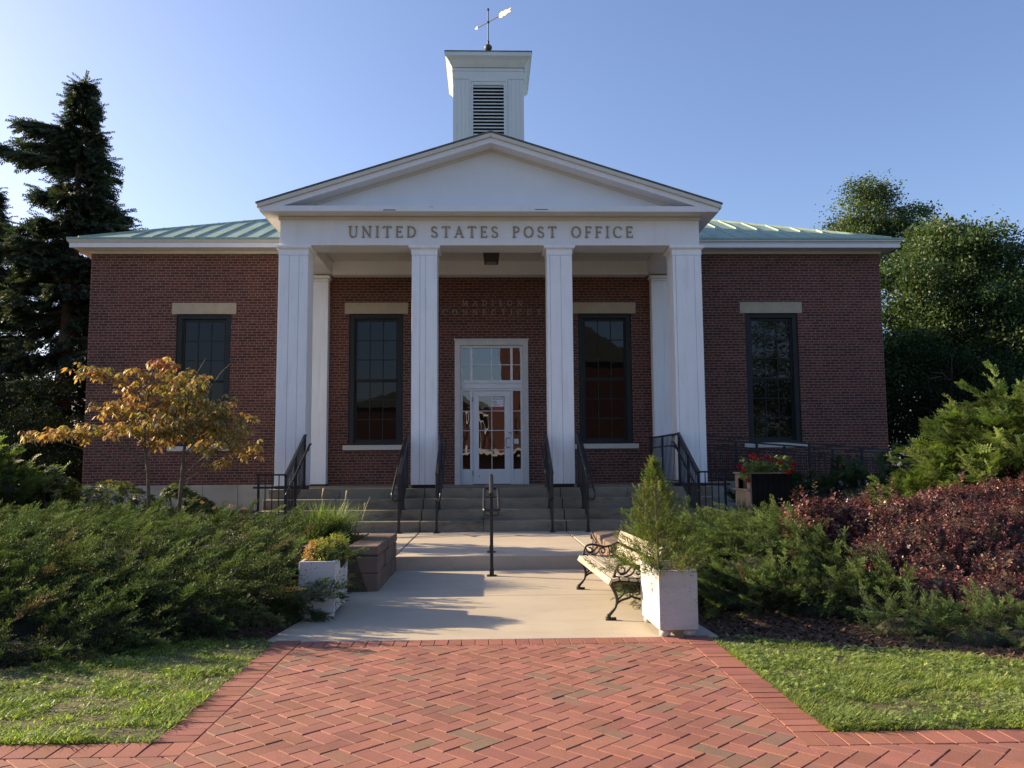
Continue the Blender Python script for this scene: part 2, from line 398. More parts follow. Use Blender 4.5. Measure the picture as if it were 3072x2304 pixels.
# ------------------------------------------------------------------ brick path (herringbone, laid brick by brick)
def clip(poly, a, bb, c):
    outp = []
    for i in range(len(poly)):
        p, q = poly[i], poly[(i + 1) % len(poly)]
        dp, dq = a * p[0] + bb * p[1] - c, a * q[0] + bb * q[1] - c
        if dp <= 0: outp.append(p)
        if (dp < 0 < dq) or (dq < 0 < dp):
            t = dp / (dp - dq); outp.append((p[0] + t * (q[0] - p[0]), p[1] + t * (q[1] - p[1])))
    return outp
PX0, PX1, PYT, PYC = -1.515, 1.440, 6.405, 4.070
def paver_col(r, grey=0.13):
    base = np.array([0.288, 0.122, 0.092]) * r.uniform(0.82, 1.12)
    base[1] *= r.uniform(0.96, 1.08); base[2] *= r.uniform(0.95, 1.08)
    if r.random() < grey:
        k = r.uniform(0.25, 0.75); base = base * (1 - k) + np.array([0.17, 0.135, 0.095]) * k
    return base
class Pavers:
    def __init__(s): s.V = []; s.F = []; s.C = []
    def brick(s, poly, col, ch=0.0038, depth=0.03, z=0.0):
        n = len(poly)
        if n < 3: return
        ar = sum(poly[i][0] * poly[(i + 1) % n][1] - poly[(i + 1) % n][0] * poly[i][1] for i in range(n)) / 2
        if abs(ar) < 4e-4: return
        if ar < 0: poly = poly[::-1]
        cx = sum(p[0] for p in poly) / n; cy = sum(p[1] for p in poly) / n
        dz = z + RNG.normal(0, 0.0012); tx, ty = RNG.normal(0, 0.006, 2)
        b = len(s.V)
        def inset(p, d):
            v = np.array([p[0] - cx, p[1] - cy]); L = np.hypot(*v); return (p[0] - v[0] / L * d * 1.3, p[1] - v[1] / L * d * 1.3)
        for p in poly: s.V.append((p[0], p[1], dz - depth))
        for p in poly: s.V.append((p[0], p[1], dz - ch + tx * (p[0] - cx) + ty * (p[1] - cy)))
        for p in poly:
            q = inset(p, ch); s.V.append((q[0], q[1], dz + tx * (q[0] - cx) + ty * (q[1] - cy)))
        s.C += [col] * (3 * n)
        for i in range(n):
            j = (i + 1) % n
            s.F.append((b + i, b + j, b + n + j, b + n + i)); s.F.append((b + n + i, b + n + j, b + 2 * n + j, b + 2 * n + i))
        s.F.append(tuple(b + 2 * n + i for i in range(n)))
    def rect(s, x0, x1, y0, y1, col, **k):
        s.brick([(x0, y0), (x1, y0), (x1, y1), (x0, y1)], col, **k)
pv = Pavers(); BW = 0.102; GAP = 0.0022
ca, sa = math.cos(math.radians(-45)), math.sin(math.radians(-45))
for ix in range(-75, 90):
    for iy in range(-75, 90):
        k = (ix - iy) % 4
        if k == 0: x0, y0, w, h = ix, iy, 2, 1
        elif k == 3: x0, y0, w, h = ix, iy, 1, 2
        else: continue
        g = GAP / BW
        P = [((u * ca - v * sa) * BW, (u * sa + v * ca) * BW + 3.2) for u, v in ((x0 + g, y0 + g), (x0 + w - g, y0 + g), (x0 + w - g, y0 + h - g), (x0 + g, y0 + h - g))]
        cx = sum(p[0] for p in P) / 4; cy = sum(p[1] for p in P) / 4
        if cy > 6.6 or cy < 1.2 or abs(cx) > 4.6: continue
        inA = all(PX0 <= p[0] <= PX1 and p[1] <= PYT for p in P); inB = all(p[1] <= PYC for p in P)
        if not (inA or inB):
            col = paver_col(RNG)
            for piece in (clip(clip(clip(P, 1, 0, PX1), -1, 0, -PX0), 0, 1, PYT), clip(clip(P, -1, 0, -PX1), 0, 1, PYC), clip(clip(P, 1, 0, PX0), 0, 1, PYC)): pv.brick(piece, col)
            continue
        pv.brick(P, paver_col(RNG))
def soldier_col(): return paver_col(RNG, 0.0) * np.array([0.98, 0.92, 0.92])
y = PYC + 0.21
while y < 6.62:                                  # side borders
    pv.rect(PX0 - 0.205, PX0 - 0.004, y, y + 0.0985, soldier_col()); pv.rect(PX1 + 0.004, PX1 + 0.205, y, y + 0.0985, soldier_col()); y += 0.103
x = PX0 + 0.003
while x < PX1 - 0.05:                            # course along the concrete
    pv.rect(x, min(x + 0.0985, PX1 - 0.002), PYT + 0.004, PYT + 0.205, soldier_col()); x += 0.103
for sgn, e in ((-1, PX0), (1, PX1)):             # borders of the cross walk
    x = 0.0
    while x < 3.2:
        xa, xb = (e + sgn * x, e + sgn * (x + 0.0985))
        pv.rect(min(xa, xb), max(xa, xb), PYC + 0.004, PYC + 0.205, soldier_col()); x += 0.103
me = bpy.data.meshes.new('brick_path'); me.from_pydata(pv.V, [], pv.F); me.materials.append(MT['paver'])
cat = me.color_attributes.new('tint', 'FLOAT_COLOR', 'POINT'); C = np.array(pv.C, np.float32)
cat.data.foreach_set('color', np.hstack([C, np.ones((len(C), 1), np.float32)]).ravel()); me.update()
o = link(bpy.data.objects.new('brick_path', me)); tag(o, kind='structure')
b = MB(); b.box(-4.7, 4.7, 1.0, PYC + 0.207, -0.04, -0.008); b.box(PX0 - 0.207, PX1 + 0.207, PYC + 0.207, 6.615, -0.04, -0.008)
tag(b.build('sand_bed', 'sand'), kind='structure')

# concrete walk and landing
b = MB()
for y0, y1 in ((6.618, 8.78), (8.79, 10.964)): b.prism([(-1.80, y0), (1.72, y0), (1.60, y1), (-1.60, y1)], 'z', -0.1, 0.0)
tag(b.build('concrete_walk', 'walk', bevel=0.004), kind='structure')
b = MB()
for x0, x1 in ((-3.34, -1.296), (-1.280, 1.296), (1.312, 3.34)): b.box(x0, x1, 10.966, 14.92, -0.1, 0.177)
tag(b.build('concrete_landing', ['landing'], bevel=0.012), kind='structure')
b = MB(); b.box(-3.30, 3.30, 11.0, 14.9, -0.1, 0.165)
tag(b.build('landing_joint_filler', 'soil'), kind='structure')

# entrance steps: four risers, and the portico floor behind them
ZF = 0.915; RIS = (ZF - 0.177) / 4; TR = 0.375; Y0S = 14.92
st = thing('entrance_steps', (0, 14.9, 0.177), 'stained concrete steps rising from the landing to the white columns', 'steps')
cr = [-4.25, -2.9, -1.285, -0.16, 1.05, 1.31, 2.6, 4.25]
for i in range(4):
    b = MB(); y0 = Y0S + TR * i; y1 = Y0S + TR * (i + 1) - 0.003 if i < 3 else 18.985
    z1 = 0.177 + RIS * (i + 1)
    jit = [RNG.normal(0, 0.003) for _ in cr]
    for k in range(len(cr) - 1):
        g = 0.006 if cr[k] in (-1.285, 1.31) else 0.0016
        b.box(cr[k] + g, cr[k + 1] - (0.006 if cr[k + 1] in (-1.285, 1.31) else 0.0016), y0 + jit[k], y1, -0.1 if i == 0 else 0.18, z1 + jit[k] * 0.7)
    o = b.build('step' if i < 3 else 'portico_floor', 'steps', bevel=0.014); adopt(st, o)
for xc in (-1.285, 1.31):
    b = MB()
    for i in range(4): b.box(xc - 0.007, xc + 0.007, Y0S + TR * i + 0.004, Y0S + TR * (i + 1), 0.18, 0.177 + RIS * (i + 1) - 0.02)
    adopt(st, b.build('crack', 'crack'))

# ------------------------------------------------------------------ the building
BX = 0.012                                       # building axis
po = thing('post_office', (BX, 19.0, 0.0), 'single storey brick post office with white columned portico and cupola', 'building')
def part(b, name, mats, bevel=0, parent=None, **k):
    o = b.build(name, mats, None, bevel, **k)
    if parent is None: adopt(po, o)
    else:
        o.parent = parent; o.matrix_parent_inverse = (Matrix.Translation(-Vector(po.location)) @ Matrix.Identity(4)).inverted() @ Matrix.Translation(-Vector(po.location))
    return o
def sub(parent, *objs):
    # parts are built in world coordinates; a part's own transform is the identity on top of its thing's
    for o in objs: o.parent = parent; o.matrix_parent_inverse = Matrix.Identity(4)
    return objs
def subp(b, name, mats, parent, bevel=0, **k):
    o = b.build(name, mats, None, bevel, **k); sub(parent, o); return o

WX = 9.15; YW = 19.0; ZB0 = 0.95; ZB1 = 6.235; DEP = 12.2
wins = [-6.555, -2.632, 2.630, 6.530]
holes = [(c - 0.62, c + 0.62, 1.822, 4.83) for c in wins] + [(-0.833, 0.850, ZF, 4.242)]
b = MB()
xs = sorted(set([-WX, WX, -4.25, 4.25] + [h[0] for h in holes] + [h[1] for h in holes]))
for xa, xb in zip(xs[:-1], xs[1:]):
    zb = ZF if abs((xa + xb) / 2) < 4.25 else ZB0
    iv = [(zb, ZB1)]
    for h in holes:
        if h[0] < (xa + xb) / 2 < h[1]: iv = [(zb, h[2]), (h[3], ZB1)] if h[2] > zb else [(h[3], ZB1)]
    for z0, z1 in iv: b.add([(xa, YW, z0), (xb, YW, z0), (xb, YW, z1), (xa, YW, z1)], [(0, 1, 2, 3)])
for h in holes:
    x0, x1, z0, z1 = h; yb = YW + 0.25
    b.add([(x0, YW, z0), (x0, yb, z0), (x0, yb, z1), (x0, YW, z1)], [(0, 1, 2, 3)])
    b.add([(x1, YW, z0), (x1, yb, z0), (x1, yb, z1), (x1, YW, z1)], [(0, 3, 2, 1)])
    b.add([(x0, YW, z1), (x1, YW, z1), (x1, yb, z1), (x0, yb, z1)], [(0, 1, 2, 3)])
for x in (-WX, WX):
    b.add([(x, YW, ZB0), (x, YW + DEP, ZB0), (x, YW + DEP, ZB1), (x, YW, ZB1)], [(0, 1, 2, 3)])
b.add([(-WX, YW + DEP, ZB0), (WX, YW + DEP, ZB0), (WX, YW + DEP, ZB1), (-WX, YW + DEP, ZB1)], [(0, 1, 2, 3)])
me = bpy.data.meshes.new('wall'); me.from_pydata(b.v, [], b.f); me.materials.append(MT['brick']); me.update()
wall = link(bpy.data.objects.new('wall', me)); adopt(po, wall)
b = MB()
for xa, xb in ((-WX - 0.03, -4.26), (4.26, WX + 0.03)):
    b.box(xa, xb, YW - 0.05, YW + 0.3, -0.2, ZB0 - 0.002)
b.box(-WX - 0.03, -WX + 0.2, YW + 0.3, YW + DEP, -0.2, ZB0 - 0.002); b.box(WX - 0.2, WX + 0.03, YW + 0.3, YW + DEP, -0.2, ZB0 - 0.002)
adopt(po, *each(b, 'foundation', 'found', 0.015))
b = MB()
for k in range(6):
    for sg in (-1, 1): b.box(sg * (4.9 + k * 0.78) - 0.003, sg * (4.9 + k * 0.78) + 0.003, YW - 0.0535, YW - 0.05, 0.0, ZB0 - 0.01)
adopt(po, *each(b, 'foundation_joint', 'crack'))
# near-black sheet standing in for the unlit rooms behind the glass
b = MB(); b.box(-WX + 0.3, WX - 0.3, YW + 0.27, YW + 0.33, 0.9, 6.2); part(b, 'unlit_room_sheet', NB('dark_interior').set((0.006, 0.006, 0.006), 0.9))

# windows
def window(c):
    fr = MB(); x0, x1, z0, z1 = c - 0.618, c + 0.618, 1.824, 4.828; yf = YW + 0.035
    fr.box(x0, x0 + 0.12, yf, yf + 0.14, z0, z1); fr.box(x1 - 0.12, x1, yf, yf + 0.14, z0, z1)
    fr.box(x0 + 0.12, x1 - 0.12, yf, yf + 0.14, z1 - 0.10, z1); fr.box(x0 + 0.12, x1 - 0.12, yf, yf + 0.14, z0, z0 + 0.06)
    # brick mould lip
    for xa, xb in ((x0 + 0.12, x0 + 0.138), (x1 - 0.138, x1 - 0.12)): fr.box(xa, xb, yf + 0.03, yf + 0.138, z0 + 0.06, z1 - 0.10)
    w = fr.build('window', 'frame', None, 0.006); adopt(po, w)
    s = MB(); ys = yf + 0.055; sx0, sx1 = x0 + 0.140, x1 - 0.140
    gx0, gx1 = c - 0.449, c + 0.449
    for (sz0, sz1, yy, rows) in ((3.300, 4.725, ys, (3.338, 3.779, 4.227, 4.668)), (1.888, 3.298, ys + 0.035, (1.950, 2.409, 2.857, 3.268))):
        s.box(sx0, gx0, yy, yy + 0.04, sz0, sz1); s.box(gx1, sx1, yy, yy + 0.04, sz0, sz1)
        s.box(gx0, gx1, yy, yy + 0.04, rows[3], sz1); s.box(gx0, gx1, yy, yy + 0.04, sz0, rows[0])
        for k in (1, 2):
            xm = gx0 + (gx1 - gx0) * k / 3; s.box(xm - 0.010, xm + 0.010, yy + 0.006, yy + 0.034, rows[0], rows[3])
            for q in range(3):
                xa = gx0 + (gx1 - gx0) * q / 3 + 0.010; xb = gx0 + (gx1 - gx0) * (q + 1) / 3 - 0.010
                s.box(xa, xb, yy + 0.007, yy + 0.033, rows[k] - 0.010, rows[k] + 0.010)
    p = MB()
    for (sz0, sz1, yy) in ((3.338, 4.668, ys), (1.95, 3.268, ys + 0.035)):
        tilt = RNG.normal(0, 0.0025); p.add([(gx0, yy + 0.02 + tilt, sz0), (gx1, yy + 0.02 - tilt, sz0), (gx1, yy + 0.0205 - tilt, sz1), (gx0, yy + 0.0205 + tilt, sz1)], [(0, 1, 2, 3)])
    li = MB(); li.box(c - 0.727, c + 0.727, YW - 0.012, YW + 0.15, 4.834, 5.094)
    si = MB(); si.box(c - 0.73, c + 0.73, YW - 0.05, YW + 0.17, 1.708, 1.820)
    sub(w, s.build('sash', 'frame'), *each(p, 'pane', 'pane'), li.build('lintel', 'lime', None, 0.006), si.build('sill', 'sill', None, 0.008))
    return w
for c in wins: window(c)

# door
dx = 0.010
b = MB()
y0, y1 = YW - 0.03, YW + 0.16
b.box(-0.833, -0.700, y0, y1, ZF, 4.242); b.box(0.722, 0.850, y0, y1, ZF, 4.242); b.box(-0.700, 0.722, y0, y1, 4.092, 4.242)
b.box(-0.853, 0.870, y0 - 0.015, y0 - 0.001, 4.205, 4.247)
door = b.build('door', 'stonetrim', None, 0.008); adopt(po, door)
tr = MB(); yt = YW + 0.03
tr.box(-0.698, -0.654, yt, yt + 0.1, ZF, 4.090); tr.box(0.672, 0.720, yt, yt + 0.1, ZF, 4.090)
tr.box(-0.654, 0.672, yt, yt + 0.1, 4.040, 4.090); tr.box(-0.654, 0.672, yt, yt + 0.1, 3.048, 3.290)
tr.box(-0.654, 0.672, yt - 0.02, yt - 0.001, 3.222, 3.238); tr.box(-0.654, 0.672, yt - 0.02, yt - 0.001, 3.100, 3.114)
for xa, xb in ((-0.483, -0.424), (0.443, 0.496)):
    tr.box(xa, xb, yt, yt + 0.1, 3.290, 4.040); tr.box(xa, xb, yt, yt + 0.1, ZF, 3.048)
for xa, xb in ((-0.654, -0.483), (0.496, 0.672)):
    tr.box(xa, xb, yt + 0.015, yt + 0.08, ZF, 1.262); tr.box(xa + 0.012, xb - 0.012, yt + 0.008, yt + 0.014, 1.0, 1.18)
mu = MB()
mu.box(0.002, 0.020, yt + 0.03, yt + 0.06, 3.290, 4.040)
for xa, xb in ((-0.654, -0.483), (-0.424, 0.002), (0.020, 0.443), (0.496, 0.672)): mu.box(xa, xb, yt + 0.032, yt + 0.058, 3.643, 3.659)
for xa, xb in ((-0.654, -0.483), (0.496, 0.672)):
    for z in (2.584, 2.140, 1.695): mu.box(xa, xb, yt + 0.032, yt + 0.058, z - 0.008, z + 0.008)
gl = MB(); yg = yt + 0.045
gl.add([(-0.655, yg, 3.289), (0.673, yg, 3.289), (0.673, yg, 4.041), (-0.655, yg, 4.041)], [(0, 1, 2, 3)])
for xa, xb in ((-0.655, -0.482), (0.495, 0.673)): gl.add([(xa, yg, 1.26), (xb, yg, 1.26), (xb, yg, 3.05), (xa, yg, 3.05)], [(0, 1, 2, 3)])
lf = MB(); yl = yt + 0.01
lf.box(-0.418, -0.285, yl, yl + 0.05, ZF + 0.012, 3.040); lf.box(0.303, 0.438, yl, yl + 0.05, ZF + 0.012, 3.040)
lf.box(-0.285, 0.303, yl, yl + 0.05, 2.918, 3.040); lf.box(-0.285, 0.303, yl, yl + 0.05, ZF + 0.012, 1.262)
lf.box(0.003, 0.019, yl + 0.01, yl + 0.04, 1.262, 2.918)
for z in (2.584, 2.140, 1.695):
    for xa, xb in ((-0.285, 0.003), (0.019, 0.303)): lf.box(xa, xb, yl + 0.011, yl + 0.039, z - 0.008, z + 0.008)
lg = MB(); lg.add([(-0.286, yl + 0.025, 1.26), (0.304, yl + 0.025, 1.26), (0.304, yl + 0.025, 2.92), (-0.286, yl + 0.025, 2.92)], [(0, 1, 2, 3)])
hd = MB(); hd.tube([(0.425, yl, 1.965), (0.35, yl - 0.05, 1.965), (0.335, yl - 0.055, 1.94), (0.335, yl - 0.055, 1.78), (0.35, yl - 0.05, 1.755), (0.425, yl, 1.755)], 0.011, 8)
hd.box(0.437, 0.458, yl - 0.02, yl - 0.001, 2.03, 2.11); hd.tube([(0.41, yl, 2.09), (0.41, yl - 0.012, 2.09)], 0.018, 10)
hg = MB()
for z in (1.12, 2.80): hg.box(-0.432, -0.416, yl - 0.015, yl - 0.001, z, z + 0.11)
hg.box(-0.30, -0.265, yl - 0.004, yl - 0.0005, 1.10, 1.112)
sub(door, tr.build('door_frame', 'doorpaint', None, 0.004), *each(mu, 'muntin', 'doorpaint'), *each(gl, 'pane', 'doorglass'), lf.build('door_leaf', 'doorpaint', None, 0.003),
    lg.build('pane', 'doorglass'), hd.build('handle', 'steel', smooth=False), *each(hg, 'hinge', 'frame'))

# portico columns
cols = [(-3.900, 0.288, (0.36, 0.69)), (-1.322, 0.250, (0.33, 0.55)), (1.360, 0.250, (0.12, 0.55)), (3.915, 0.286, (0.10, 0.76))]
YC0, YC1 = 16.25, 16.81; ZC = 5.704
for cx, hw, jf in cols:
    b = MB(); x0, x1 = cx - hw, cx + hw; z0 = ZF + 0.065
    b.box(x0 + 0.006, x1 - 0.006, YC0 + 0.008, YC1, z0, 5.60)
    js = [0.0] + list(jf) + [1.0]
    for a, e in zip(js[:-1], js[1:]):
        b.box(x0 + (x1 - x0) * a + (0.0024 if a > 0 else 0), x0 + (x1 - x0) * e - (0.0024 if e < 1 else 0), YC0 - 0.006 + RNG.uniform(-.002, .002), YC0 + 0.0075, z0, 5.502)
    c_ = b.build('column', 'white_col', None, 0.004); adopt(po, c_)
    cap = MB()
    cap.box(x0 - 0.006, x1 + 0.006, YC0 - 0.012, YC1 + 0.006, 5.508, 5.606)
    prof = [(0.010, 5.606), (0.018, 5.622), (0.050, 5.640), (0.060, 5.660), (0.060, 5.692), (0.045, 5.702)]
    for (ea, za), (eb, zb) in zip(prof[:-1], prof[1:]):
        va = [(x0 - ea, YC0 - ea, za), (x1 + ea, YC0 - ea, za), (x1 + ea, YC1 + ea, za), (x0 - ea, YC1 + ea, za)]
        vb = [(x0 - eb, YC0 - eb, zb), (x1 + eb, YC0 - eb, zb), (x1 + eb, YC1 + eb, zb), (x0 - eb, YC1 + eb, zb)]
        cap.add(va + vb, [(i, (i + 1) % 4, (i + 1) % 4 + 4, i + 4) for i in range(4)])
    cap.add([(x0 - 0.045, YC0 - 0.045, 5.702), (x1 + 0.045, YC0 - 0.045, 5.702), (x1 + 0.045, YC1 + 0.045, 5.702), (x0 - 0.045, YC1 + 0.045, 5.702)], [(0, 1, 2, 3)])
    pl = MB(); pl.box(x0 + 0.02, x1 - 0.02, YC0 + 0.02, YC1 - 0.02, ZF, z0 - 0.001)
    cr = MB()
    for f in jf: xm = x0 + (x1 - x0) * f; cr.box(xm - 0.0022, xm + 0.0022, YC0 + 0.002, YC0 + 0.0078, z0, 5.50)
    sub(c_, cap.build('capital', 'white_col'), pl.build('plinth', 'blackmetal'), *each(cr, 'board_joint', 'crack'))
# pilasters against the wall
for xa, xb in ((-4.17, -3.690), (3.690, 4.17)):
    b = MB(); b.box(xa, xb, 18.75, 18.985, ZF + 0.04, 5.54)
    p_ = b.build('pilaster', 'white_col', None, 0.006); adopt(po, p_)
    c2 = MB(); c2.box(xa - 0.006, xb + 0.006, 18.742, 18.984, 5.544, 5.60); c2.box(xa - 0.04, xb + 0.04, 18.71, 18.983, 5.602, 5.676)
    k2 = MB(); k2.box(xa + 0.005, xb - 0.005, 18.756, 18.98, ZF, ZF + 0.039)
    sub(p_, c2.build('capital', 'white_col', None, 0.02), k2.build('plinth', 'blackmetal'))

# entablature
XE = 4.178
b = MB()
b.box(-XE, XE, YC0 - 0.004, YC1 + 0.01, ZC, 6.285)
b.box(-XE, -3.60, YC1 + 0.012, 18.985, ZC, 6.285); b.box(3.60, XE, YC1 + 0.012, 18.985, ZC, 6.285)
b.box(-3.598, 3.598, 18.69, 18.985, 5.680, 6.0)
ent = part(b, 'entablature', 'white', 0.006)
b = MB(); b.box(-3.598, 3.598, YC1 + 0.014, 18.688, 5.99, 6.05); part(b, 'ceiling', 'soffit')
b = MB()
ox, oy = 0.31, 0.35
ys_, xs_ = YC0 - 0.004, XE
b.box(-xs_ - 0.03, xs_ + 0.03, ys_ - 0.03, ys_ - 0.0005, 6.212, 6.285)
for s_ in (-1, 1):
    xa, xb = sorted((s_ * (xs_ + 0.0005), s_ * (xs_ + 0.03))); b.box(xa, xb, ys_, 18.98, 6.212, 6.285)
sub(ent, b.build('bed_moulding', 'soffit', None, 0.01))
b = MB()
b.box(-xs_ - ox, xs_ + ox, ys_ - oy - 0.006, ys_ + 0.03, 6.287, 6.398)
for s_ in (-1, 1):
    xa, xb = sorted((s_ * (xs_ - 0.03), s_ * (xs_ + ox))); b.box(xa, xb, ys_ + 0.031, 18.99, 6.2875, 6.398)
b.prism([(-4.0, 6.3985), (4.0, 6.3985), (4.0, 6.401), (-4.0, 6.401)], 'y', ys_ - oy + 0.02, ys_)
cor = b.build('cornice', 'white', None, 0.006); sub(ent, cor)
b = MB(); b.box(-2.1, -1.86, ys_ - oy - 0.0075, ys_ - oy - 0.0062, 6.30, 6.322); b.box(0.86, 1.12, ys_ - oy - 0.0075, ys_ - oy - 0.0062, 6.318, 6.335); b.box(-1.2, -1.12, ys_ - oy - 0.0075, ys_ - oy - 0.0062, 6.372, 6.379)
sub(ent, *each(b, 'peeling_patch', 'roofedge'))

# pediment
AP, TX, TZ = 7.905, 4.54, 6.462                  # apex height, tip half width, tip height at the roof's top edge
sl_ = (AP - TZ) / TX
def chevron(b, dz0, dz1, y0, y1, tip, mi=0):
    for s_ in (-1, 1):
        zt = AP - sl_ * tip
        b.prism([(0, AP + dz1), (s_ * tip, zt + dz1), (s_ * tip, zt + dz0), (0, AP + dz0)], 'y', y0, y1, mi)
yp = ys_ - oy
b = MB(); b.prism([(-4.06, 6.402), (4.06, 6.402), (0, 6.402 + 4.06 * sl_ - 0.01)], 'y', YC0, YC0 + 0.1)
ped = part(b, 'pediment', 'stucco')
b = MB()
for s_ in (-1, 1):
    zt = AP - sl_ * (TX - 0.02) - 0.118; xb_ = (AP - 0.222 - 6.400) / sl_
    b.prism([(0, AP - 0.118), (s_ * (TX - 0.02), zt), (s_ * (TX - 0.02), min(zt - 0.001, 6.400)), (s_ * xb_, 6.400), (0, AP - 0.222)], 'y', yp, YC0 + 0.12)
o1 = b.build('raking_fascia', 'white', None, 0.005)
b = MB(); chevron(b, -0.116, -0.028, yp - 0.045, yp + 0.6, TX); o2 = b.build('raking_moulding', 'soffit', None, 0.012)
b = MB()
for s_ in (-1, 1):
    b.prism([(0, AP - 0.223), (s_ * 3.9, AP - 0.223 - 3.9 * sl_), (s_ * 3.9, AP - 0.285 - 3.9 * sl_), (0, AP - 0.285)], 'y', YC0 - 0.03, YC0 - 0.001)
o3 = b.build('bed_moulding', 'soffit')
sub(ped, o1, o2, o3)
b = MB(); chevron(b, -0.026, 0.0, yp - 0.06, 22.2, TX + 0.02); prf = part(b, 'portico_roof', 'roofedge')
b = MB()
for k in range(9):
    for s_ in (-1, 1):
        x = s_ * (0.3 + 0.48 * k); z = AP - sl_ * abs(x); b.box(x - 0.01, x + 0.01, yp + 0.2, 22, z - 0.005, z + 0.03)
sub(prf, *each(b, 'seam', 'roofedge'))

# wing eaves and hip roof
EX, EY = 9.49, 18.65
for s_ in (-1, 1):
    b = MB(); xa, xb = sorted((s_ * 4.20, s_ * EX))
    b.box(xa, xb, EY, EY + 0.06, 6.302, 6.408)                        # fascia
    b.box(xa, xb, EY + 0.061, YW + 0.1, 6.302, 6.33)                  # soffit
    xa2, xb2 = sorted((s_ * (EX - 0.06), s_ * EX)); b.box(xa2, xb2, EY + 0.061, YW + DEP + 0.3, 6.302, 6.408)
    xa3, xb3 = sorted((s_ * WX, s_ * (EX - 0.061))); b.box(xa3, xb3, YW + 0.101, YW + DEP + 0.3, 6.302, 6.33)
    eav = part(b, 'eave', 'white', 0.004)
    b = MB(); xa, xb = sorted((s_ * 4.20, s_ * (WX + 0.03))); b.box(xa, xb, YW - 0.035, YW + 0.1, 6.236, 6.3015)
    xa, xb = sorted((s_ * WX, s_ * (WX + 0.03))); b.box(xa, xb, YW + 0.101, YW + DEP, 6.236, 6.3015)
    sub(eav, b.build('bed_moulding', 'soffit', None, 0.008))
    b = MB()
    for xo, z0, z1, yy in ((0.02, 6.409, 6.440, 0.02), (0.045, 6.4405, 6.472, 0.045)):
        xa, xb = sorted((s_ * 4.20, s_ * (EX + xo))); b.box(xa, xb, EY - yy, EY + 0.05, z0, z1)
        xa, xb = sorted((s_ * (EX - 0.05), s_ * (EX + xo))); b.box(xa, xb, EY + 0.051, YW + DEP + 0.3, z0, z1)
    sub(eav, b.build('crown_moulding', 'soffit', None, 0.008))
    b = MB(); xa, xb = sorted((s_ * 4.20, s_ * (EX + 0.05))); b.box(xa, xb, EY - 0.05, EY + 0.20, 6.4725, 6.528)
    xa, xb = sorted((s_ * (EX - 0.2), s_ * (EX + 0.05))); b.box(xa, xb, EY + 0.201, YW + DEP + 0.3, 6.4725, 6.528)
    sub(eav, b.build('gutter', 'copper', None, 0.01))
# roof planes
RS = 0.425; ry0, rx0, rz0 = EY + 0.13, EX - 0.13, 6.56
HALF = 6.1
rdg = rz0 + RS * HALF; xr = rx0 - HALF; ym = ry0 + HALF; yb = ry0 + 2 * HALF
b = MB()
V8 = [(-rx0, ry0, rz0), (rx0, ry0, rz0), (rx0, yb, rz0), (-rx0, yb, rz0), (-xr, ym, rdg), (xr, ym, rdg)]
b.add(V8, [(0, 1, 5, 4), (1, 2, 5), (2, 3, 4, 5), (3, 0, 4)])
b.box(-rx0, rx0, ry0, ry0 + 0.02, 6.53, rz0 - 0.003)
me = bpy.data.meshes.new('roof'); me.from_pydata(b.v, [], b.f); me.materials.append(MT['copper']); me.update()
roof = link(bpy.data.objects.new('roof', me)); adopt(po, roof)
b = MB()
for s_ in (-1, 1):
    for k in range(11):
        x = s_ * (8.17 - k * 0.48) if s_ < 0 else 8.10 - k * 0.475
        top = rx0 - abs(x)
        top = min(top, HALF)
        b.bar((x, ry0 + 0.01, rz0 + 0.018), (x, ry0 + top, rz0 + RS * top + 0.018), 0.018, 0.045)
    b.bar((s_ * rx0, ry0, rz0 + 0.01), (s_ * xr, ym, rdg + 0.01), 0.05, 0.05)
    for k in range(10):
        y = ry0 + 0.9 + k * 0.5; t = min(y - ry0, HALF)
        b.bar((s_ * (rx0 - 0.01), y, rz0 + 0.018), (s_ * (rx0 - t), y, rz0 + RS * t + 0.018), 0.022, 0.07)
sub(roof, *each(b, 'seam', 'copper'))
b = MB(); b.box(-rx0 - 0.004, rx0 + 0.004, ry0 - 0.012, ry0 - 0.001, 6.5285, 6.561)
sub(roof, b.build('gutter_gap_shade', 'vane'))  # dark strip added to paint the shadowed gap between roof and gutter

# cupola
CX = -0.030; CY0, CY1 = 20.5, 22.35; HB = 0.907
b = MB(); b.box(CX - HB + 0.02, CX + HB - 0.02, CY0 + 0.12, CY1, 6.9, 11.40)
nb = 4
for sgn in (-1, 1):
    x0 = CX + sgn * HB; x1 = CX + sgn * 0.490
    for k in range(nb):
        xa = x0 + (x1 - x0) * k / nb; xb = x0 + (x1 - x0) * (k + 1) / nb; xa, xb = min(xa, xb), max(xa, xb)
        b.box(xa + 0.0013, xb - 0.0013, CY0, CY0 + 0.119, 6.9, 11.198)
    x = CX + sgn * (HB - 0.019)
    for k in range(8):
        ya = CY0 + 0.12 + k * 0.225; xa, xb = min(x, x + sgn * 0.019), max(x, x + sgn * 0.019); b.box(xa, xb, ya + 0.003, ya + 0.222, 6.9, 11.198)
cup = part(b, 'cupola', 'cupola')
b = MB()
b.box(CX - 0.488, CX - 0.452, CY0 - 0.02, CY0 + 0.1, 9.0, 11.198); b.box(CX + 0.452, CX + 0.488, CY0 - 0.02, CY0 + 0.1, 9.0, 11.198)
b.box(CX - 0.451, CX - 0.393, CY0 - 0.005, CY0 + 0.11, 9.0, 11.13); b.box(CX + 0.393, CX + 0.451, CY0 - 0.005, CY0 + 0.11, 9.0, 11.13)
b.box(CX - 0.393, CX + 0.393, CY0 - 0.005, CY0 + 0.11, 11.047, 11.13); b.box(CX - 0.451, CX + 0.451, CY0 - 0.02, CY0 + 0.1, 11.131, 11.199)
o1 = b.build('louver_frame', 'cupola', None, 0.004)
b = MB()
z = 11.03
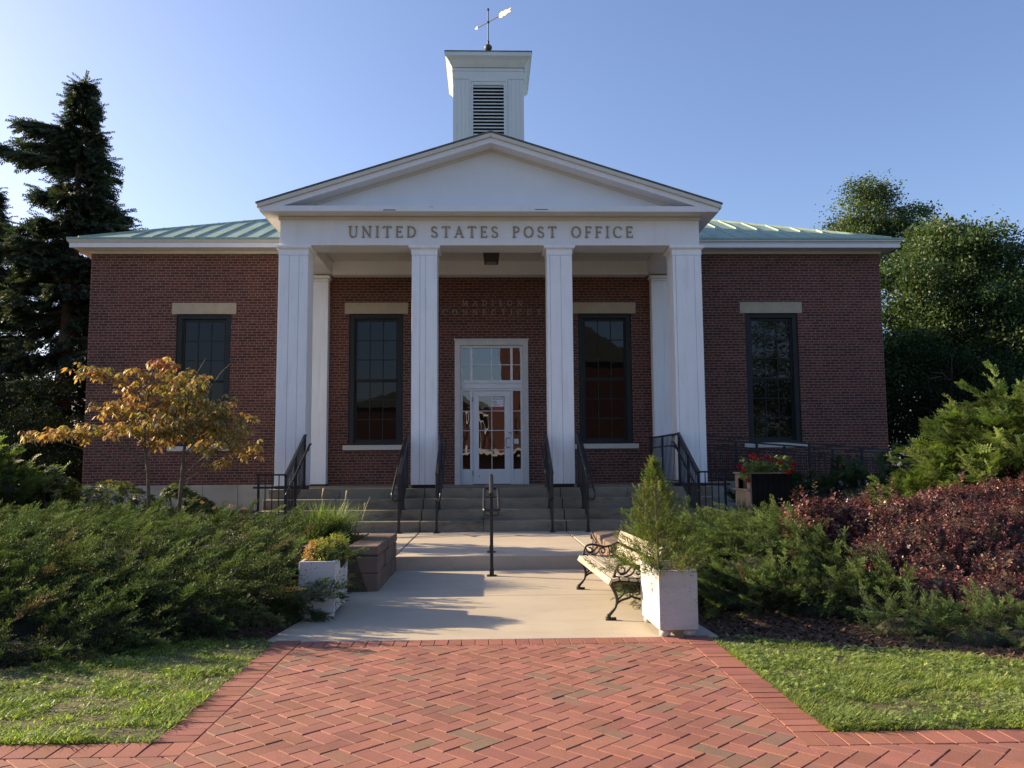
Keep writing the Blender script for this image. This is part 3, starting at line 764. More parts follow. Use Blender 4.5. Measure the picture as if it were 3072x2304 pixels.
while z > 9.1:
    b.add([(CX - 0.392, CY0 + 0.00, z - 0.052), (CX + 0.392, CY0 + 0.00, z - 0.052), (CX + 0.392, CY0 + 0.10, z + 0.005), (CX - 0.392, CY0 + 0.10, z + 0.005),
           (CX - 0.392, CY0 + 0.00, z - 0.028), (CX + 0.392, CY0 + 0.00, z - 0.028), (CX + 0.392, CY0 + 0.10, z + 0.029), (CX - 0.392, CY0 + 0.10, z + 0.029)],
          [(0, 3, 2, 1), (4, 5, 6, 7), (0, 1, 5, 4), (1, 2, 6, 5), (2, 3, 7, 6), (3, 0, 4, 7)])
    z -= 0.0900
o2 = each(b, 'louver', 'cupola')
b = MB(); b.box(CX - 0.392, CX + 0.392, CY0 + 0.112, CY0 + 0.117, 9.0, 11.05); o2b = b.build('louver_backing', 'crack')
b = MB()
for e, z0, z1 in ((0.012, 11.20, 11.405), (0.025, 11.407, 11.43), (0.0, 11.4305, 11.50)):
    b.box(CX - HB - e, CX + HB + e, CY0 - e, CY1 + e, z0, z1)
prof = [(0.02, 11.50), (0.06, 11.56), (0.12, 11.66), (0.19, 11.732)]
for (ea, za), (eb, zb) in zip(prof[:-1], prof[1:]):
    va = [(CX - HB - ea, CY0 - ea, za), (CX + HB + ea, CY0 - ea, za), (CX + HB + ea, CY1 + ea, za), (CX - HB - ea, CY1 + ea, za)]
    vb = [(CX - HB - eb, CY0 - eb, zb), (CX + HB + eb, CY0 - eb, zb), (CX + HB + eb, CY1 + eb, zb), (CX - HB - eb, CY1 + eb, zb)]
    b.add(va + vb, [(i, (i + 1) % 4, (i + 1) % 4 + 4, i + 4) for i in range(4)])
b.box(CX - HB - 0.195, CX + HB + 0.195, CY0 - 0.195, CY1 + 0.195, 11.733, 11.838)
o3 = b.build('cap', 'cupola')
b = MB(); b.box(CX - HB - 0.21, CX + HB + 0.21, CY0 - 0.21, CY1 + 0.21, 11.839, 11.862)
b.add([(CX - HB - 0.2, CY0 - 0.2, 11.863), (CX + HB + 0.2, CY0 - 0.2, 11.863), (CX + HB + 0.2, CY1 + 0.2, 11.863), (CX - HB - 0.2, CY1 + 0.2, 11.863), (CX, (CY0 + CY1) / 2, 12.1)], [(0, 1, 4), (1, 2, 4), (2, 3, 4), (3, 0, 4)])
o4 = b.build('cap_roof', 'roofedge')
sub(cup, o1, *o2, o2b, o3, o4)

# ------------------------------------------------------------------ inscriptions: letters with thick stems, thin arms and serifs
def letter(ch):
    """strokes in a unit box (height 1): list of (points, width); returns strokes, advance"""
    T, t, s = 0.16, 0.085, 0.075
    def ser(x, y, w=0.30): return ([(x - w / 2, y), (x + w / 2, y)], s)
    def arc(cx, cy, rx, ry, a0, a1, n=14): return [(cx + rx * math.cos(math.radians(a0 + (a1 - a0) * i / n)), cy + ry * math.sin(math.radians(a0 + (a1 - a0) * i / n))) for i in range(n + 1)]
    b0, t0 = 0.035, 0.965
    L = {
     'I': ([([(0.16, 0), (0.16, 1)], T), ser(0.16, b0), ser(0.16, t0)], 0.32),
     'U': ([([(0.16, 1), (0.16, 0.35)] + arc(0.43, 0.32, 0.27, 0.28, 180, 270, 7), T), (arc(0.43, 0.32, 0.27, 0.28, 270, 360, 7) + [(0.70, 1)], t), ser(0.16, t0), ser(0.70, t0, 0.26)], 0.84),
     'N': ([([(0.14, 0), (0.14, 1)], t), ([(0.14, 0.97), (0.74, 0.03)], T), ([(0.74, 0), (0.74, 1)], t), ser(0.14, b0, 0.26), ser(0.10, t0, 0.2), ser(0.74, t0, 0.26)], 0.88),
     'T': ([([(0.40, 0), (0.40, 1)], T), ([(0.05, 0.955), (0.75, 0.955)], t), ser(0.40, b0), ([(0.06, 0.96), (0.06, 0.80)], t), ([(0.74, 0.96), (0.74, 0.80)], t)], 0.80),
     'E': ([([(0.14, 0), (0.14, 1)], T), ([(0.04, 0.955), (0.58, 0.955)], t), ([(0.04, 0.045), (0.60, 0.045)], t), ([(0.14, 0.51), (0.46, 0.51)], t), ([(0.575, 0.96), (0.575, 0.80)], t), ([(0.60, 0.04), (0.60, 0.20)], t), ([(0.46, 0.42), (0.46, 0.60)], t)], 0.66),
     'F': ([([(0.14, 0), (0.14, 1)], T), ([(0.04, 0.955), (0.56, 0.955)], t), ([(0.14, 0.50), (0.44, 0.50)], t), ([(0.555, 0.96), (0.555, 0.80)], t), ([(0.44, 0.41), (0.44, 0.59)], t), ser(0.15, b0)], 0.60),
     'D': ([([(0.14, 0), (0.14, 1)], T), ([(0.04, 0.955), (0.32, 0.955)] + arc(0.32, 0.5, 0.42, 0.455, 90, 60, 4), t), (arc(0.32, 0.5, 0.42, 0.455, 60, -60, 12), T), (arc(0.32, 0.5, 0.42, 0.455, -60, -90, 4) + [(0.04, 0.045)], t)], 0.86),
     'P': ([([(0.14, 0), (0.14, 1)], T), ([(0.04, 0.955), (0.34, 0.955)], t), (arc(0.32, 0.715, 0.26, 0.24, 90, -90, 12), T * 0.8), ([(0.34, 0.475), (0.14, 0.475)], t), ser(0.15, b0)], 0.66),
     'A': ([([(0.10, 0.02), (0.42, 1)], t), ([(0.40, 1), (0.74, 0.02)], T), ([(0.20, 0.34), (0.62, 0.34)], t), ser(0.10, b0, 0.24), ser(0.74, b0, 0.28)], 0.84),
     'M': ([([(0.12, 0), (0.18, 1)], t), ([(0.18, 0.97), (0.48, 0.08)], T), ([(0.48, 0.05), (0.80, 0.97)], t), ([(0.80, 1), (0.86, 0)], T), ser(0.12, b0, 0.24), ser(0.86, b0, 0.28)], 1.0),
     'O': ([(arc(0.45, 0.5, 0.37, 0.46, 60, 120, 6), t), (arc(0.45, 0.5, 0.37, 0.46, 120, 240, 12), T), (arc(0.45, 0.5, 0.37, 0.46, 240, 300, 6), t), (arc(0.45, 0.5, 0.37, 0.46, 300, 420, 12), T)], 0.90),
     'C': ([(arc(0.46, 0.5, 0.38, 0.46, 45, 115, 8), t), (arc(0.46, 0.5, 0.38, 0.46, 115, 245, 12), T), (arc(0.46, 0.5, 0.38, 0.46, 245, 315, 8), t), ([(0.74, 0.93), (0.74, 0.72)], t)], 0.82),
     'S': ([(arc(0.30, 0.73, 0.22, 0.225, 30, 120, 8), t), (arc(0.30, 0.73, 0.22, 0.225, 120, 235, 8) + [(0.32, 0.49)] + arc(0.30, 0.26, 0.24, 0.225, 50, -50, 8), T * 0.9), (arc(0.30, 0.26, 0.24, 0.225, -50, -150, 8), t), ([(0.50, 0.92), (0.50, 0.76)], t), ([(0.08, 0.08), (0.08, 0.26)], t)], 0.60),
    }
    return L[ch]
def stroke_poly(pts, w):
    L, R = [], []
    for i, p in enumerate(pts):
        a = pts[max(i - 1, 0)]; c = pts[min(i + 1, len(pts) - 1)]
        dx_, dy_ = c[0] - a[0], c[1] - a[1]; n = math.hypot(dx_, dy_) or 1
        nx_, ny_ = -dy_ / n * w / 2, dx_ / n * w / 2
        L.append((p[0] + nx_, p[1] + ny_)); R.append((p[0] - nx_, p[1] - ny_))
    return L, R
def inscription(text, x0, x1, z0, h, y, depth, mat, parent, wscale=1.0, sp=0.34, word=0.75, bold=1.0):
    adv = []; x = 0
    for ch in text:
        if ch == ' ': x += word; continue
        st_, a = letter(ch); adv.append((ch, x, st_)); x += a * wscale + sp
    tot = x - sp; k = (x1 - x0) / (tot * h)
    for ch, xo, st_ in adv:
        b = MB(); e = 0
        for pts, w in st_:
            L, R = stroke_poly(pts, w * bold); e += 1
            f = lambda p, yy: (x0 + (xo + p[0] * wscale) * h * k, yy, z0 + p[1] * h)
            yy = y - depth - 0.0006 * e
            n = len(L); vs = [f(p, yy) for p in L] + [f(p, yy) for p in R] + [f(p, y) for p in L] + [f(p, y) for p in R]
            fs = []
            for i in range(n - 1):
                fs += [(i, i + 1, n + i + 1, n + i), (i, 2 * n + i, 2 * n + i + 1, i + 1), (n + i, n + i + 1, 3 * n + i + 1, 3 * n + i)]
            fs += [(0, n, 3 * n, 2 * n), (n - 1, 3 * n - 1, 4 * n - 1, 2 * n - 1)]
            b.add(vs, fs)
        sub(parent, b.build('letter', mat))
inscription('UNITED STATES POST OFFICE', -2.827, 2.844, 5.857, 0.232, YC0 - 0.004, 0.022, 'letter', ent, 1.0, 0.33, 0.95, 0.85)
inscription('MADISON', -0.665, 0.726, 5.018, 0.125, YW, 0.02, 'letter_dull', wall, 1.0, 0.85, 0.8, 0.8)
inscription('CONNECTICUT', -1.115, 1.168, 4.802, 0.125, YW, 0.02, 'letter_dull', wall, 1.0, 0.85, 0.8, 0.8)

# weather vane
wv = thing('weather_vane', (CX, 21.42, 12.0), 'arrow weather vane with gilded tail on a ball atop the cupola', 'weather vane')
b = MB(); b.lathe([(0.11, 0), (0.11, 0.04), (0.045, 0.05), (0.05, 0.10)], (CX, 21.42, 12.06), 14); b.lathe([(0.13, 0), (0.13, 0.22), (0.10, 0.24), (0.05, 0.30), (0.05, 0.36)], (CX, 21.42, 12.08), 14)
b.lathe([(0.02, 0), (0.075, 0.03), (0.105, 0.085), (0.105, 0.125), (0.07, 0.17), (0.02, 0.19), (0.03, 0.24), (0.035, 0.27), (0.02, 0.30)], (CX, 21.42, 12.42), 16)
adopt(wv, b.build('finial', 'vane', smooth=True))
b = MB(); b.tube([(CX, 21.42, 12.65), (CX, 21.42, 13.58)], 0.017, 8); b.lathe([(0.01, 0), (0.036, 0.02), (0.03, 0.06), (0.01, 0.08)], (CX, 21.42, 13.56), 10); b.lathe([(0.01, 0), (0.036, 0.02), (0.03, 0.07), (0.01, 0.09)], (CX, 21.42, 13.20), 10)
adopt(wv, b.build('rod', 'vane'))
ad = Vector((0.69, -0.72, 0)).normalized(); ac = Vector((CX, 21.42, 13.245))
b = MB(); b.tube([ac - ad * 0.42, ac + ad * 0.5], 0.014, 8)
adopt(wv, b.build('arrow_shaft', 'vane'))
nrm = Vector((-ad.y, ad.x, 0)) * 0.008
def plate(b, pts):
    n = len(pts); P = [ac + ad * u + Vector((0, 0, w)) for u, w in pts]
    b.add([p - nrm for p in P] + [p + nrm for p in P], [tuple(range(n)), tuple(range(2 * n - 1, n - 1, -1))] + [(i, i + n, (i + 1) % n + n, (i + 1) % n) for i in range(n)])
b = MB(); plate(b, [(0.42, 0.0), (0.44, 0.05), (0.52, 0.085), (0.60, 0.06), (0.66, 0.075), (0.74, 0.045), (0.88, 0.05), (0.80, 0.0), (0.88, -0.05), (0.74, -0.045), (0.66, -0.075), (0.60, -0.06), (0.52, -0.085), (0.44, -0.05)])
adopt(wv, b.build('arrow_tail', 'gold'))
b = MB(); plate(b, [(-0.52, 0), (-0.40, 0.045), (-0.43, 0), (-0.40, -0.045)]); adopt(wv, b.build('arrow_head', 'gold'))

# porch lamp, notices
pl_ = thing('ceiling_lamp', (0.01, 17.5, 5.99), 'dark square lantern hanging under the portico ceiling above the door', 'lamp')
b = MB(); b.prism([(-0.17, 5.93), (0.19, 5.93), (0.16, 5.65), (-0.14, 5.65)], 'y', 17.35, 17.65); adopt(pl_, b.build('lamp_body', 'vane', bevel=0.01))
b = MB(); b.box(-0.06, 0.08, 17.43, 17.57, 5.931, 5.989); adopt(pl_, b.build('mounting_plate', 'vane'))
b = MB(); b.box(-0.10, 0.12, 17.39, 17.61, 5.640, 5.649); adopt(pl_, b.build('lens', NB('lamp_lens').set((0.25, 0.24, 0.2), 0.4)))

def text_mesh(txt, size, loc, mat, name, parent=None):
    cu = bpy.data.curves.new(name, 'FONT'); cu.body = txt; cu.size = size; cu.extrude = 0.0006; cu.resolution_u = 3
    o = bpy.data.objects.new(name, cu); COL.objects.link(o)
    o.rotation_euler = (math.pi / 2, 0, 0); o.location = loc
    bpy.context.view_layer.update()
    me = bpy.data.meshes.new_from_object(o.evaluated_get(bpy.context.evaluated_depsgraph_get())); me.transform(o.matrix_world)
    bpy.data.objects.remove(o); bpy.data.curves.remove(cu); me.name = name
    me.materials.clear(); me.materials.append(MT[mat]); return link(bpy.data.objects.new(name, me), parent)
yn = yl + 0.0235
nb_ = thing('welcome_notice', (0.155, yn, 2.60), 'white Welcome notice with red lower band on the door glass', 'notice')
b = MB(); b.box(0.026, 0.286, yn - 0.003, yn - 0.001, 2.685, 2.895); adopt(nb_, b.build('sheet', 'paper'))
b = MB(); b.box(0.026, 0.286, yn - 0.003, yn - 0.001, 2.598, 2.684); adopt(nb_, b.build('red_band', 'redprint'))
adopt(nb_, text_mesh('Welcome', 0.062, (0.034, yn - 0.004, 2.842), 'ink', 'lettering'))
b = MB()
for k, (z, xa, xb) in enumerate(((2.815, .04, .11), (2.80, .04, .13), (2.785, .04, .16), (2.80, .2, .26), (2.77, .04, .12), (2.74, .05, .27), (2.725, .05, .13), (2.71, .06, .2))):
    b.box(xa, xb, yn - 0.0042, yn - 0.0035, z, z + 0.006)
adopt(nb_, b.build('small_print', 'ink'))
b = MB(); b.box(0.515, 0.622, yg - 0.004, yg - 0.001, 1.835, 1.945); o = b.build('card', 'paper'); tag(o, 'small white card stuck inside the narrow side glass by the door handle', 'card')

# ------------------------------------------------------------------ railings on the steps
def topz(y): return 1.205 + (y - 14.7) * 0.5
def stair_rail(x, side, label, ext=0, posts=(14.7, 15.42, 16.15), grab_to=14.38):
    root = thing('stair_railing', (x, 14.7, 0.177), label, 'railing', 'black metal railings on the entrance steps')
    base = [0.177, 0.177 + 2 * RIS, ZF]
    for k, y in enumerate(posts):
        b = MB(); b.box(x - 0.022, x + 0.022, y - 0.022, y + 0.022, base[k] + 0.012, topz(y) - 0.012)
        b.box(x - 0.055, x + 0.055, y - 0.055, y + 0.055, base[k], base[k] + 0.011)
        b.box(x - 0.028, x + 0.028, y - 0.028, y + 0.028, base[k] + 0.0115, base[k] + 0.07)
        adopt(root, b.build('post', 'blackmetal', bevel=0.003))
    b = MB(); b.bar((x, 14.67, topz(14.67)), (x, 16.19, topz(16.19)), 0.058, 0.032); adopt(root, b.build('top_rail', 'blackmetal', bevel=0.006))
    b = MB(); b.bar((x, 14.72, topz(14.72) - 0.10), (x, 16.13, topz(16.13) - 0.10), 0.03, 0.02); b.bar((x, 14.72, topz(14.72) - 0.84), (x, 16.13, topz(16.13) - 0.84), 0.03, 0.022); adopt(root, *each(b, 'lower_rail', 'blackmetal'))
    for y in np.arange(14.81, 16.1, 0.105):
        if min(abs(y - p) for p in posts) < 0.03: continue
        b = MB(); b.box(x - 0.008, x + 0.008, y - 0.008, y + 0.008, topz(y) - 0.84, topz(y) - 0.10); adopt(root, b.build('baluster', 'blackmetal'))
    gx_ = x + side * 0.085; g = lambda y: topz(y) - 0.185
    b = MB()
    pts = [(gx_, 16.30, g(16.22) + 0.0), (gx_, 16.20, g(16.20)), (gx_, grab_to + 0.1, g(grab_to + 0.1)), (gx_, grab_to + 0.03, g(grab_to + 0.05)), (gx_, grab_to, g(grab_to + 0.05) - 0.03)]
    if ext == 0: pts += [(gx_ - side * 0.01, grab_to + 0.0, g(grab_to) - 0.09), (gx_ - side * 0.04, grab_to + 0.06, g(grab_to) - 0.12), (x, 14.68, g(14.5) - 0.15)]
    b.tube(pts, 0.019, 10)
    for y in (14.72, 15.42, 16.13):
        b.tube([(x, y, g(y) - 0.09), (gx_ - side * 0.01, y, g(y) - 0.09), (gx_, y, g(y) - 0.06), (gx_, y, g(y) - 0.01)], 0.008, 6)
    adopt(root, b.build('grab_rail', 'blackmetal', smooth=True))
    if ext:
        xe = x + ext * 0.47
        bz = float(terrain(xe, 14.7))
        b = MB(); b.box(xe - 0.018, xe + 0.018, 14.682, 14.718, 0.10, 1.20); adopt(root, b.build('post', 'blackmetal'))
        b = MB(); b.bar((x, 14.7, 1.205), (xe + ext * 0.05, 14.7, 1.205), 0.045, 0.03); b.bar((x, 14.7, 0.985), (xe + ext * 0.09, 14.7, 0.985), 0.04, 0.035); b.bar((x, 14.7, 0.33), (xe, 14.7, 0.33), 0.03, 0.022)
        adopt(root, *each(b, 'end_rail', 'blackmetal'))
        for k in (1, 2, 3):
            xx = x + (xe - x) * k / 4; b = MB(); b.box(xx - 0.008, xx + 0.008, 14.692, 14.708, 0.33, 1.19); adopt(root, b.build('baluster', 'blackmetal'))
    return root
stair_rail(-3.595, 1, 'black stair railing by the corner column next to the yellow-leaved tree', ext=-1)
stair_rail(-1.632, -1, 'black stair railing by the inner column, on its side towards the yellow-leaved tree')
stair_rail(-0.975, 1, 'black stair railing between the door and the inner column on the yellow-leaved tree side')
stair_rail(1.045, -1, 'black stair railing between the door and the inner column on the bench side')
stair_rail(1.668, 1, 'black stair railing rising behind the bench, in front of the porch window on that side')
rr = stair_rail(3.635, -1, 'black stair railing by the corner column next to the geranium bin', ext=1)
# the guard that runs from the last railing back to the wall
gd = thing('porch_guard', (3.60, 16.2, ZF), 'black metal guard with thin balusters between the corner column and wall', 'railing')
b = MB(); b.bar((3.60, 16.22, 1.93), (3.57, 18.70, 1.93), 0.05, 0.03); b.bar((3.60, 16.22, 1.71), (3.57, 18.70, 1.71), 0.03, 0.025); b.bar((3.60, 16.22, 1.02), (3.57, 18.70, 1.02), 0.03, 0.022); adopt(gd, *each(b, 'rail', 'blackmetal'))
for y in (17.45, 18.66):
    b = MB(); b.box(3.56, 3.60, y - 0.02, y + 0.02, ZF, 1.92); adopt(gd, b.build('post', 'blackmetal'))
for y in np.arange(16.34, 18.6, 0.12):
    b = MB(); b.box(3.578, 3.592, y - 0.007, y + 0.007, 1.02, 1.92); adopt(gd, b.build('baluster', 'blackmetal'))

# centre handrail over the low step
hr = thing('step_handrail', (-0.035, 10.33, 0.0), 'black metal handrail with two looped side rails over the low step', 'handrail')
for y, z0, z1 in ((10.33, 0.0, 0.985), (11.40, 0.177, 1.155)):
    b = MB(); b.box(-0.055, -0.015, y - 0.02, y + 0.02, z0 + 0.014, z1); b.box(-0.095, 0.025, y - 0.06, y + 0.06, z0, z0 + 0.013)
    b.box(-0.062, -0.008, y - 0.027, y + 0.027, z0 + 0.0135, z0 + 0.09); adopt(hr, b.build('post', 'blackmetal', bevel=0.004))
b = MB(); b.tube([(-0.035, 10.22, 0.985), (-0.035, 11.52, 1.20)], 0.030, 12); adopt(hr, b.build('top_rail', 'blackmetal'))
b = MB()
loop = []
for sx in (1, -1):
    zz = lambda y: 0.80 + (y - 10.2) * 0.172
    seq = [(10.20, 0.10), (10.22, 0.105), (11.48, 0.105), (11.50, 0.10)]
    if sx < 0: seq = seq[::-1]
    for y, xo in seq: loop.append((-0.035 + sx * xo * 0.88, y, zz(y)))
b.tube(loop, 0.018, 10, closed=True)
for y in (10.33, 11.40):
    z = 0.80 + (y - 10.2) * 0.172
    b.tube([(-0.035 - 0.088, y, z - 0.015), (-0.035 - 0.085, y, z - 0.075), (-0.035 - 0.06, y, z - 0.095), (-0.035 + 0.06, y, z - 0.095), (-0.035 + 0.085, y, z - 0.075), (-0.035 + 0.088, y, z - 0.015)], 0.009, 6)
adopt(hr, b.build('looped_rail', 'blackmetal'))

# ramp with its two railings along the wing
rp = thing('access_ramp', (6.4, 17.7, 0.3), 'concrete access ramp sloping down beside the wing wall behind the bin', 'ramp')
b = MB(); b.prism([(4.30, 0.1), (8.9, 0.1), (8.9, 0.53), (4.30, 0.90)], 'y', 17.0, 18.6); adopt(rp, b.build('ramp_slab', 'found'))
def ramp_rail(y, label):
    root = thing('ramp_railing', (6.4, y, 0.6), label, 'railing', 'railings of the access ramp')
    z = lambda x: 1.915 - (x - 4.54) * 0.0845
    b = MB()
    for dz, h in ((0, 0.035), (-0.19, 0.03), (-0.86, 0.025)): b.bar((4.32, y, z(4.32) + dz), (8.75, y, z(8.75) + dz), 0.04, h)
    adopt(root, *each(b, 'rail', 'blackmetal'))
    for x in np.arange(4.36, 8.76, 1.095):
        b = MB(); b.box(x - 0.022, x + 0.022, y - 0.022, y + 0.022, z(x) - 1.0, z(x)); adopt(root, b.build('post', 'blackmetal'))
    for x in np.arange(4.48, 8.7, 0.125):
        b = MB(); b.box(x - 0.007, x + 0.007, y - 0.007, y + 0.007, z(x) - 0.86, z(x) - 0.19); adopt(root, b.build('baluster', 'blackmetal'))
ramp_rail(17.06, 'black sloping ramp railing nearest the viewer behind the geranium bin')
ramp_rail(18.52, 'black sloping ramp railing close against the brick wing wall')

# ------------------------------------------------------------------ low block walls at both sides of the walk
def blocks(sgn, label):
    root = thing('retaining_wall', (sgn * 1.42, 10.0, 0.0), label, 'block wall')
    xi = 1.262
    def row(z0, z1, off, mat, name, thick=0.32, over=0.0):
        b = MB(); y = 9.16 + (0.0 if not off else -0.16)
        while y < 10.93:
            ya, ye = max(y, 9.16 - over), min(y + 0.42, 10.93); y += 0.425
            if ye - ya < 0.05: continue
            j = RNG.normal(0, 0.006)
            xa, xb = sorted((sgn * (xi - over + j), sgn * (xi + thick)))
            b.box(xa, xb, ya + 0.003, ye - 0.003, z0, z1 + RNG.normal(0, 0.003))
        x = xi + thick + 0.006
        while x < 3.2:
            w = 0.42 if not off or x > xi + thick + 0.1 else 0.24
            j = RNG.normal(0, 0.006); xa, xb = sorted((sgn * x, sgn * (x + w - 0.006)))
            b.box(xa, xb, 9.16 - over + j, 9.16 + thick, z0, z1 + RNG.normal(0, 0.003)); b.box(xa, xb, 10.66, 10.93 + over + j, z0, z1 + RNG.normal(0, 0.003)); x += w
        adopt(root, b.build(name, 'block', bevel=0.018, seg=2))
    row(-0.05, 0.185, 0, 'block', 'block_course'); row(0.187, 0.375, 1, 'block', 'block_course'); row(0.378, 0.485, 0, 'block', 'cap_course', 0.335, 0.012)
blocks(-1, 'brown concrete block wall in shade behind the planter with yellow shrub')
blocks(1, 'sunlit reddish concrete block wall behind the wooden bench')

# ------------------------------------------------------------------ planters
def planter(cx, y0, w, d, h, ang, label, wob):
    root = thing('planter', (cx, y0 + d / 2, 0), label, 'planter', 'square pale concrete planters beside the walk')
    Mx = Matrix.Translation((cx, y0, 0)) @ Matrix.Rotation(ang, 4, 'Z')
    b = MB(); t = 0.035; hw = w / 2; zb = 0.055
    b.obox(Mx, -hw, hw, 0, t, zb, h); b.obox(Mx, -hw, hw, d - t, d, zb, h)
    b.obox(Mx, -hw, -hw + t, t + 0.0005, d - t - 0.0005, zb, h); b.obox(Mx, hw - t, hw, t + 0.0005, d - t - 0.0005, zb, h)
    b.obox(Mx, -hw + t, hw - t, t, d - t, zb, zb + 0.04)
    me = b.build('box', 'planter', bevel=0.007); adopt(root, me)
    b = MB(); b.obox(Mx, -hw + t, hw - t, t, d - t, h - 0.10, h - 0.055); adopt(root, b.build('soil', 'soil'))
    for sx in (-1, 1):
        for yy in (0.07, d - 0.07):
            c = Mx @ Vector((sx * (hw - 0.055), yy, 0)); b = MB(); b.lathe([(0.030, 0.0), (0.042, 0.012), (0.047, 0.03), (0.042, 0.05), (0.034, 0.058)], tuple(c), 14); adopt(root, b.build('foot', 'planter', smooth=True))
    return Mx
PL = planter(-1.59, 7.54, 0.315, 0.82, 0.503, 0.03, 'pale concrete planter holding the low yellow-green shrub, in shade', 0)
PR = planter(1.405, 6.58, 0.305, 0.72, 0.512, 0.02, 'sunlit pale concrete planter holding the small pointed conifer', 0)

# ------------------------------------------------------------------ bench
bn = thing('park_bench', (1.15, 8.2, 0), 'slatted wooden bench with black cast iron scroll ends facing the walk', 'bench')
BM = Matrix.Translation((0.985, 7.30, 0)) @ Matrix.Rotation(math.radians(2.0), 4, 'Z')
def T(x, y, z): return BM @ Vector((x, y, z))
LB = 1.90
sl_prof = [(-0.012, 0.318, 0.030, 80), (0.035, 0.348, 0.066, 14), (0.115, 0.352, 0.066, -3), (0.195, 0.343, 0.066, -6), (0.275, 0.334, 0.066, -5), (0.350, 0.330, 0.06, 0)]
for i, (x, z, w, a) in enumerate(sl_prof[1:]):
    b = MB(); sag = 0.0
    R_ = BM @ Matrix.Translation((x, 0, z)) @ Matrix.Rotation(math.radians(-a), 4, 'Y')
    b.obox(R_, -w / 2, w / 2, -0.01 + RNG.normal(0, 0.004), LB + RNG.normal(0, 0.004), -0.012, 0.012)
    adopt(bn, b.build('seat_slat', 'slat', bevel=0.006))
b = MB(); R_ = BM @ Matrix.Translation((-0.006, 0, 0.330)) @ Matrix.Rotation(math.radians(-62), 4, 'Y'); b.obox(R_, -0.03, 0.03, -0.01, LB, -0.01, 0.01); adopt(bn, b.build('seat_slat', 'slat', bevel=0.006))
for (x, z, hgt) in ((0.405, 0.425, 0.115), (0.447, 0.560, 0.120)):
    b = MB(); R_ = BM @ Matrix.Translation((x, 0, z)) @ Matrix.Rotation(math.radians(17), 4, 'Y'); b.obox(R_, -0.011, 0.011, 0.0, LB, -hgt / 2, hgt / 2); adopt(bn, b.build('back_board', 'slat', bevel=0.006))
def spiral(cx, cz, r0_, r1_, a0, a1, n=18):
    return [(cx + (r0_ + (r1_ - r0_) * i / n) * math.cos(math.radians(a0 + (a1 - a0) * i / n)), cz + (r0_ + (r1_ - r0_) * i / n) * math.sin(math.radians(a0 + (a1 - a0) * i / n))) for i in range(n + 1)]
def bez(p0, p1, p2, p3, n=10):
    return [tuple((1 - t) ** 3 * a + 3 * (1 - t) ** 2 * t * b_ + 3 * (1 - t) * t * t * c + t ** 3 * d for a, b_, c, d in zip(p0, p1, p2, p3)) for t in [i / n for i in range(n + 1)]]
for y in (0.045, LB - 0.045):
    b = MB()
    def tb(pts, r, r1=None): b.tube([T(p[0], y, p[1]) for p in pts], r, 8, r1=r1)
    leg = bez((0.0, 0.335), (0.012, 0.26), (0.085, 0.20), (0.045, 0.12)) + bez((0.045, 0.12), (0.03, 0.075), (-0.02, 0.05), (-0.025, 0.02))[1:]
    tb(leg, [0.017 - 0.004 * math.sin(i / len(leg) * 3.1) + (0.006 if i > len(leg) - 4 else 0) for i in range(len(leg))])
    b.obox(BM, -0.045, 0.045, y - 0.018, y + 0.018, 0.0, 0.022)
    rleg = bez((0.36, 0.32), (0.33, 0.24), (0.32, 0.20), (0.35, 0.12)) + bez((0.35, 0.12), (0.37, 0.07), (0.41, 0.05), (0.43, 0.02))[1:]
    tb(rleg, 0.015); b.obox(BM, 0.39, 0.46, y - 0.018, y + 0.018, 0.0, 0.022)
    tb(bez((0.055, 0.165), (0.10, 0.20), (0.13, 0.235), (0.15, 0.30)), 0.009)
    tb(bez((0.05, 0.13), (0.09, 0.185), (0.15, 0.17), (0.185, 0.20)), 0.010); tb(bez((0.185, 0.20), (0.23, 0.17), (0.29, 0.185), (0.345, 0.125)), 0.010)
    tb(bez((0.335, 0.17), (0.29, 0.21), (0.25, 0.25), (0.235, 0.30)), 0.009)
    tb(spiral(0.075, 0.275, 0.045, 0.028, 150, -150), 0.007); tb(spiral(0.185, 0.255, 0.032, 0.020, 90, -230), 0.007); tb(spiral(0.185, 0.215, 0.018, 0.012, 90, 400), 0.006)
    # seat rail, arm and back upright
    tb([(-0.01, 0.325), (0.06, 0.322), (0.20, 0.315), (0.37, 0.305)], 0.013)
    tb([(0.37, 0.305), (0.385, 0.36), (0.42, 0.48), (0.47, 0.625)], 0.013, 0.009)
    arm = bez((0.035, 0.372), (0.05, 0.40), (0.03, 0.465), (0.12, 0.478), 12) + bez((0.12, 0.478), (0.20, 0.475), (0.26, 0.44), (0.30, 0.455), 8)[1:] + bez((0.30, 0.455), (0.34, 0.465), (0.37, 0.47), (0.42, 0.50), 6)[1:]
    tb(arm, 0.012); b.lathe([(0.004, -0.016), (0.017, -0.008), (0.017, 0.008), (0.004, 0.016)], tuple(T(0.035, y, 0.372)), 10)
    tb(spiral(0.105, 0.425, 0.038, 0.016, -200, 130), 0.008); tb(bez((0.085, 0.39), (0.14, 0.37), (0.17, 0.44), (0.20, 0.465)), 0.009)
    tb(bez((0.05, 0.368), (0.16, 0.345), (0.28, 0.345), (0.385, 0.36)), 0.009); tb(spiral(0.245, 0.405, 0.040, 0.014, 190, -170), 0.008); tb(bez((0.205, 0.405), (0.19, 0.38), (0.15, 0.365), (0.12, 0.365)), 0.008)
    tb([(0.31, 0.455), (0.325, 0.40), (0.32, 0.352)], 0.008)
    adopt(bn, b.build('iron_end', 'castiron', smooth=True))

